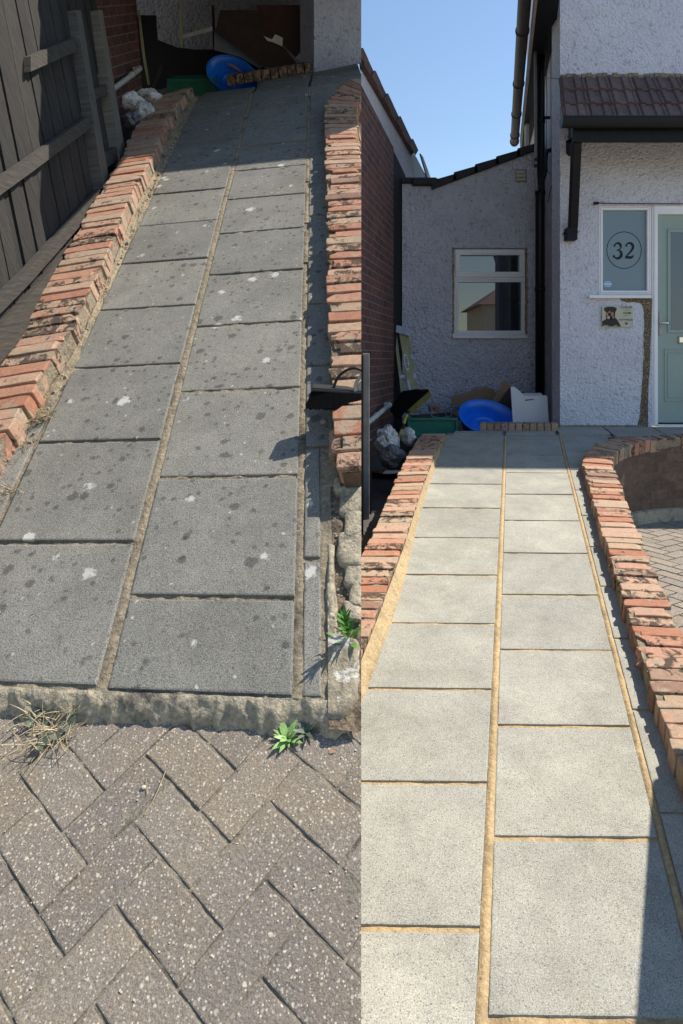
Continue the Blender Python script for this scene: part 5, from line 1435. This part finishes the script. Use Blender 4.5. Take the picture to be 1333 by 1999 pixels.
bm = BM(); beam(bm, J(316, 128, 0.1), J(296, 180, 0.05), 0.03, 0.012, dcr); tag(finish('wood_stick', bm, M['rail']), 'brown wooden stick behind the shaded white rags', 'stick')

# --- neighbour's brick wall, waste pipe, fence
bd = V((-0.0076, 1, 0.548)).normalized(); bp = P(277, 150, YK + 0.15); bn = bd.cross(eU).normalized()
if bn.x < 0: bn = -bn
def BW(px, py, d=0.0): return hit(px, py, bp + bn * d, bn)
nb2 = empty('neighbour_building', BW(240, 200), "neighbour's dark red brick wall behind the timber fence on the grimy side", 'building')
bm = BM(); fs = prism(bm, [BW(120, 400), BW(280, 215), BW(276, 150), BW(269, 57), BW(258, -150), BW(60, -250), BW(60, 300)], -bn * 0.3); uvplane(bm, bp, bd, eU, fs); finish('brick_wall', bm, M['nbrick'], nb2)
bm = BM(); a, b = BW(212, 181, .06), BW(272, 135, .06); tube(bm, smoothline([a - (b - a) * .6, a, b, b - bn * 0.03 + bd * .03, b - bn * .09 + bd * .02], 30), 0.022, 12); tube(bm, [a.lerp(b, .7), a.lerp(b, .76)], .027, 12)
tag(finish('waste_pipe', bm, M['whitepipe'], smooth=True), 'white waste pipe on the shaded brick wall behind the timber fence', 'pipe')
fd = V((-0.118, 1, 0.533)).normalized(); fpnt = onL(196, 378, 0.0); fn = fd.cross(eU).normalized()
if fn.x < 0: fn = -fn
def FP(px, py, d=0.0): return hit(px, py, fpnt + fn * d, fn)
fu = (FP(150, 55) - FP(205, 340)).normalized()
fe = empty('timber_fence', FP(190, 380), 'weathered grey timber fence with rails and posts left of the grimy path', 'fence')
bs0 = FP(205, 340)
def FS(s, h, d=0.0): return bs0 + fd * s + fu * h + fn * d
def sh(px, py):
    p = FP(px, py) - bs0; c = fd.dot(fu); a, b = p.dot(fd), p.dot(fu); h = (b - a * c) / (1 - c * c); return a - h * c, h
sB = sh(240, 300)[0]
bm = BM(); s = -3.2; k = 0
while s < sB:
    w_ = 0.094 + rnd.uniform(-.006, .006)
    k += 1; o = -0.024 + 0.014 * (k % 2) + rnd.uniform(-.003, .003)
    a, b = FS(s, -0.45, o), FS(s + w_, -0.45, o + 0.008); up_ = fu * (2.9 + rnd.uniform(-.02, .02))
    fs = prism(bm, [a, b, b + up_, a + up_], -fn * 0.014); uvplane(bm, bs0 + V((0, 0, rnd.random() * 3)), fd, fu, fs); s += w_ - 0.002 + (rnd.random() < .3) * 0.006
finish('boards', bm, M['fence'], fe)
def fbar(q, d, th): bm = BM(); prism(bm, [FP(x, y, d) for x, y in q], -fn * th); uvplane(bm, bs0, fd, fu); return bm
M['rail2'] = wood('weathered_post_timber', (0.085, 0.08, 0.07), (0.2, 0.185, 0.155), (70, 8, 1))
def hit_sun(p): return p + SUN * ((SHADE - p).dot(eU) / SUN.dot(eU))
for q in ([(60, 110), (148, 72), (150, 100), (60, 140)], [(-60, 390), (60, 308), (172, 227), (177, 250), (60, 338), (-60, 425)], [(-60, 640), (60, 520), (196, 368), (200, 392), (60, 552), (-60, 675)], [(174, 178), (208, 164), (211, 184), (176, 199)], [(196, 303), (231, 284), (234, 312), (200, 333)]):
    finish('rail', fbar(q, 0.035, 0.035), M['rail'], fe)
finish('post', fbar([(148, 20), (158, 20), (213, 350), (202, 368)], 0.05, 0.07), M['rail2'], fe)
finish('post', fbar([(191, 20), (200, 20), (246, 306), (237, 325)], 0.05, 0.07), M['rail2'], fe)
# unseen slab added overhead, cut along the sun rays to shade the fence
rq = [hit_sun(FP(x, y)) for x, y in ((98, 470), (196, 376), (250, 318), (250, -160), (92, -160), (92, 60))]
bm = BM(); prism(bm, rq, eU * 0.1); finish('roof_edge', bm, M['slate'], nb2, side=None)
finish('post', fbar([(-190, 330), (-150, 330), (-60, 800), (-110, 850)], 0.05, 0.07), M['rail2'], fe)
finish('gravel_board', fbar([(-60, 700), (60, 575), (205, 400), (248, 330), (248, 345), (205, 440), (60, 640), (-60, 780)], 0.02, 0.03), M['rail'], fe)

# --- rags, broom and small things
rg = empty('rag_bundle', onL(285, 240), 'heap of dirty white rags in shade between timber fence and brick wall', 'rags')
Yr = onL(290, 235).y
cloth('cloth', 290, 190, Yr + .1, 0.085, 0.05, 0.10, 3.3, M['rag'], rg); cloth('cloth', 262, 202, Yr, 0.07, 0.065, 0.10, 7.7, M['rag'], rg); cloth('cloth', 284, 222, Yr - .15, 0.055, 0.075, 0.08, 10.2, M['rag'], rg); cloth('cloth', 262, 236, Yr - .2, 0.05, 0.06, 0.08, 14.4, M['bag'], rg)

b0 = onL(607, 760, 0.13); YB = b0.y
bb = empty('black_broom', P(655, 800, YB), 'black broom head with bristles hanging over the end of the chipped brick wall', 'broom')
bm = BM(); q = [P(607, 757, YB), P(760, 768, YB + .02), P(760, 778, YB + .02), P(607, 764, YB)]; prism(bm, q, V((0.0, 0.055, 0.012))); 
es = list(bm.edges); bmesh.ops.bevel(bm, geom=es, offset=0.004, segments=2, affect='EDGES'); finish('brush_block', bm, plain('dark_grey_plastic', (0.02, 0.02, 0.022), 0.5), bb)
bm = BM()
for i in range(64):
    x = lerp(608.5, 756, i / 63); 
    for r_ in range(4):
        a = P(x, 764 + (x - 607) * .06, YB + 0.006 + r_ * 0.014); sl = lerp(-11, -4, min(1, i / 30)) + rnd.uniform(-1, 1)
        b = P(x + sl, 797 + (x - 607) * 0.055 + rnd.uniform(-2, 2) - r_ * 1.5, YB - 0.015 + r_ * 0.014)
        tube(bm, [a, a.lerp(b, .5) + V((0.001, 0, 0)), b], [0.0026, 0.0026, 0.0034], 5)
prism(bm, [P(610, 764, YB + .01), P(760, 772, YB + .01), P(752, 800, YB - .0), P(604, 790, YB - .0)], V((0, 0.035, 0.004)))
finish('bristles', bm, M['bristle'], bb)
bm = BM(); tube(bm, smoothline([P(651, 762, YB + .03), P(654, 748, YB + .03), P(663, 733, YB + .03), P(678, 722, YB + .03), P(694, 719, YB + .03), P(712, 726, YB + .03)], 24), 0.0045, 8); finish('hanging_loop', bm, M['black'], bb, smooth=True)
bm = BM(); tube(bm, smoothline([P(693, 764, YB + .02), P(694, 752, YB + .02), P(700, 740, YB + .02), P(712, 730, YB + .02)], 14), 0.006, 8); prism(bm, [P(697, 762, YB + .03), P(700, 748, YB + .03), P(712, 738, YB + .03), P(712, 764, YB + .03)], V((0, 0.03, 0)), mi=0); finish('handle_socket', bm, M['steel'], bb)

def weed(name, px, py, label, specs, mat, base=None, cat='weed', extra=None):
    o = base or onL(px, py); bm = BM()
    for (n, L, w_, sp, bend) in specs:
        for i in range(n):
            a = 2 * math.pi * (i + rnd.random() * .6) / n
            d = (eC * math.cos(a) + ay * math.sin(a)); up = (eU + d * sp * rnd.uniform(.6, 1.3)).normalized()
            blade(bm, o + d * 0.002, d, up, L * rnd.uniform(.7, 1.1), w_ * rnd.uniform(.8, 1.15), bend)
    if extra: extra(bm)
    return tag(finish(name, bm, mat, base=o), label, cat)
ob = onL(682, 1252, -0.02)
def stalk(bm):
    tube(bm, [ob, ob + eU * .03, ob + eU * 0.07], [0.003, 0.0025, 0.002], 6)
    for k in range(22):
        a = k * 2.4; d = (eC * math.cos(a) + ay * math.sin(a)); blade(bm, ob + eU * (0.012 + k * 0.0034), d, (eU * 1.0 + d * (0.75 - k * .022)).normalized(), 0.042 - k * 0.0004, 0.0085, 0.25)
weed('tall_weed', 682, 1250, 'tall leafy green weed growing from the dirt beside the foot of the grimy path', [(5, 0.04, 0.014, 1.2, .6)], M['leaf'], base=ob, extra=stalk)
weed('rosette_weed', 562, 1440, 'bright pale green leafy weed growing in the block paving joint', [(7, 0.034, 0.012, 1.5, .6), (6, 0.026, 0.011, .7, .5), (9, .024, .008, 2.4, .4), (8, .014, .007, .5, .3)], M['leafpale'], base=pav(562, 1442))
weed('small_weed', 598, 1428, 'small dull green weed right of the bright leafy one in the paving', [(6, 0.030, 0.011, .8, .5), (7, .024, .008, 1.7, .5), (6, .014, .007, .4, .3)], M['leafgrey'], base=pav(599, 1430))
weed('tiny_weed', 556, 1420, 'tiny reddish dry sprig behind the two weeds on the paving', [(12, 0.022, 0.002, 1.5, .6)], M['straw'], base=pav(578, 1420))
for i, (x, y, l) in enumerate(((104, 560, 'lower'), (110, 500, 'upper'))):
    weed('wall_weed', x, y, ('lower of two green weeds at the foot of the fence', 'upper of two green weeds at the foot of the fence')[i], [(14, 0.05, 0.010, .8, .5), (12, .04, .008, 1.5, .4)], M['leafpale'], base=onL(x - 18, y - 8, 0.04))
def dry(bm, pts, n, L, sp=0.02, hfun=onL, w_=0.0016):
    for (x, y) in pts:
        for i in range(n):
            p = hfun(x, y) + eC * rnd.gauss(0, sp) + ay * rnd.gauss(0, sp); a = rnd.random() * 6.28; d = eC * math.cos(a) + ay * math.sin(a)
            blade(bm, p, d, (eU + d * rnd.uniform(.2, 1.8)).normalized(), L * rnd.uniform(.4, 1.1), w_, .6, 3)
bm = BM(); dry(bm, [(88, 735), (95, 755), (85, 775), (105, 742), (118, 722), (76, 800), (66, 822), (92, 812), (40, 840)], 60, 0.045, 0.016)
dry(bm, [(135, 690), (150, 650), (168, 610), (185, 575), (200, 540), (215, 505), (228, 470), (245, 430), (262, 395), (280, 350)], 34, 0.030, 0.013)
dry(bm, [(10, 900), (-20, 940), (20, 960), (50, 870)], 40, 0.04, 0.02)
tag(finish('dry_grass', bm, M['straw']), 'dry straw-coloured grass in the rubble strip beside the brick wall', 'grass', kind='stuff')
bm = BM(); 
for (x, y) in ((88, 1392), (104, 1378), (122, 1398), (136, 1382), (90, 1432), (112, 1446), (138, 1425), (84, 1462), (150, 1392), (66, 1420)):
    p = pav(x, y) + eU * 0.012
    for k in range(5):
        a = rnd.random() * 6.28; d = eC * math.cos(a) + ay * math.sin(a); blade(bm, p, d, (eU + d * 1.4).normalized(), rnd.uniform(.012, .022), rnd.uniform(.010, .016), .5)
ivy = tag(finish('ivy_clump', bm, M['leafgrey']), 'clump of dusty grey-green leaves and straw at the lower left foot of the path', 'weed', None)
bm = BM(); dry(bm, [(95, 1405), (110, 1425), (125, 1445), (85, 1450), (140, 1410), (70, 1400), (100, 1465)], 16, 0.05, 0.022, lambda x, y: pav(x, y) + eU * .01, 0.0017)
o = tag(finish('dead_stems', bm, M['straw'], ivy), kind='stuff')
# crumbs, moss and straw caught in the paving joints
bm = BM()
for i in range(170):
    x = rnd.uniform(-20, 705); y = 1405 + 560 * rnd.random() ** 1.2; p = pav(x, y); r = rnd.uniform(.0005, .0013)
    box(bm, p + eU * r * .6, eC * r * rnd.uniform(.7, 1.8), ay * r * rnd.uniform(.7, 1.6), eU * r * .6)
tag(finish('grit', bm, M['stone']), 'pale grit scattered over the block paving', 'grit', kind='stuff')
bm = BM()
for i in range(260):
    x = rnd.uniform(640, 704); y = rnd.uniform(930, 1245); p = onL(x, y, -0.015); r = rnd.uniform(.0012, .004)
    rough_box(bm, [p + eC * sx * r + ay * sy * r + eU * sz * r for sz in (-1, 1) for sx, sy in ((-1, -1), (1, -1), (1, 1), (-1, 1))], rad=r * .5, amp=r * .4, div=(1, 1, 1), freq=200)
for i in range(330):
    t = rnd.random(); p = gL(-GL - WL - rnd.uniform(.01, .09), 1.5 + 7.5 * t) + nL * 0.004; r = rnd.uniform(.0015, .006)
    rough_box(bm, [p + eC * sx * r + ay * sy * r + eU * sz * r for sz in (-1, 1) for sx, sy in ((-1, -1), (1, -1), (1, 1), (-1, 1))], rad=r * .5, amp=r * .4, div=(1, 1, 1), freq=200)
tag(finish('rubble_crumbs', bm, M['haunch']), 'small stones and crumbs in the dirt beside the path', 'gravel', kind='stuff')
bm = BM(); tube(bm, smoothline([pav(283, 1592) + eU * .003, pav(304, 1560) + eU * .008, pav(317, 1530) + eU * .008, pav(324, 1506) + eU * .003], 14), 0.0009, 6)
tag(finish('dry_straw', bm, M['straw']), 'long curved dry straw lying on the block paving', 'straw')
bm = BM(); tube(bm, [pav(288, 1552) + eU * .002, pav(287, 1522) + eU * .004], 0.0007, 6); tag(finish('dry_straw', bm, M['straw']), 'short straight straw beside the pale pebble on the paving', 'straw')
def pebble(px, py, r, label, mat=M['stone'], f=pav, name='pebble'):
    bm = BM(); q = bmesh.ops.create_icosphere(bm, subdivisions=3, radius=1); c = f(px, py) + eU * r * .5
    for v in q['verts']: n_ = v.co.copy(); v.co = c + (eC * n_.x * r * 1.1 + ay * n_.y * r + eU * n_.z * r * .65) * (1 + .15 * noise.noise(n_ * 2 + c * 30))
    tag(finish(name, bm, mat, smooth=True), label, name)
pebble(281, 1538, .0048, 'pale rounded pebble beside the long straw on the paving')
pebble(669, 1061, .0052, 'white pebble lying in the dirt above the tall weed', f=onL)
pebble(632, 826, .011, 'round pale stone in the shadow of the black broom', mat=M['greypipe'], f=onL, name='stone')
bm = BM(); p = pav(641, 1467); blade(bm, p, eC, (eU * .3 + eC).normalized(), .012, .009, .5); tag(finish('dead_leaf', bm, M['tan'], base=p), 'small orange dead leaf on the paving right of the weeds', 'leaf')
cloth_bag = empty('plastic_bag', onL(695, 935), 'crumpled grey plastic bag at the end of the chipped brick wall', 'bag')
cloth('bag_film', 692, 935, onL(695, 935).y, 0.030, 0.032, 0.03, 22.0, M['bag'], cloth_bag)
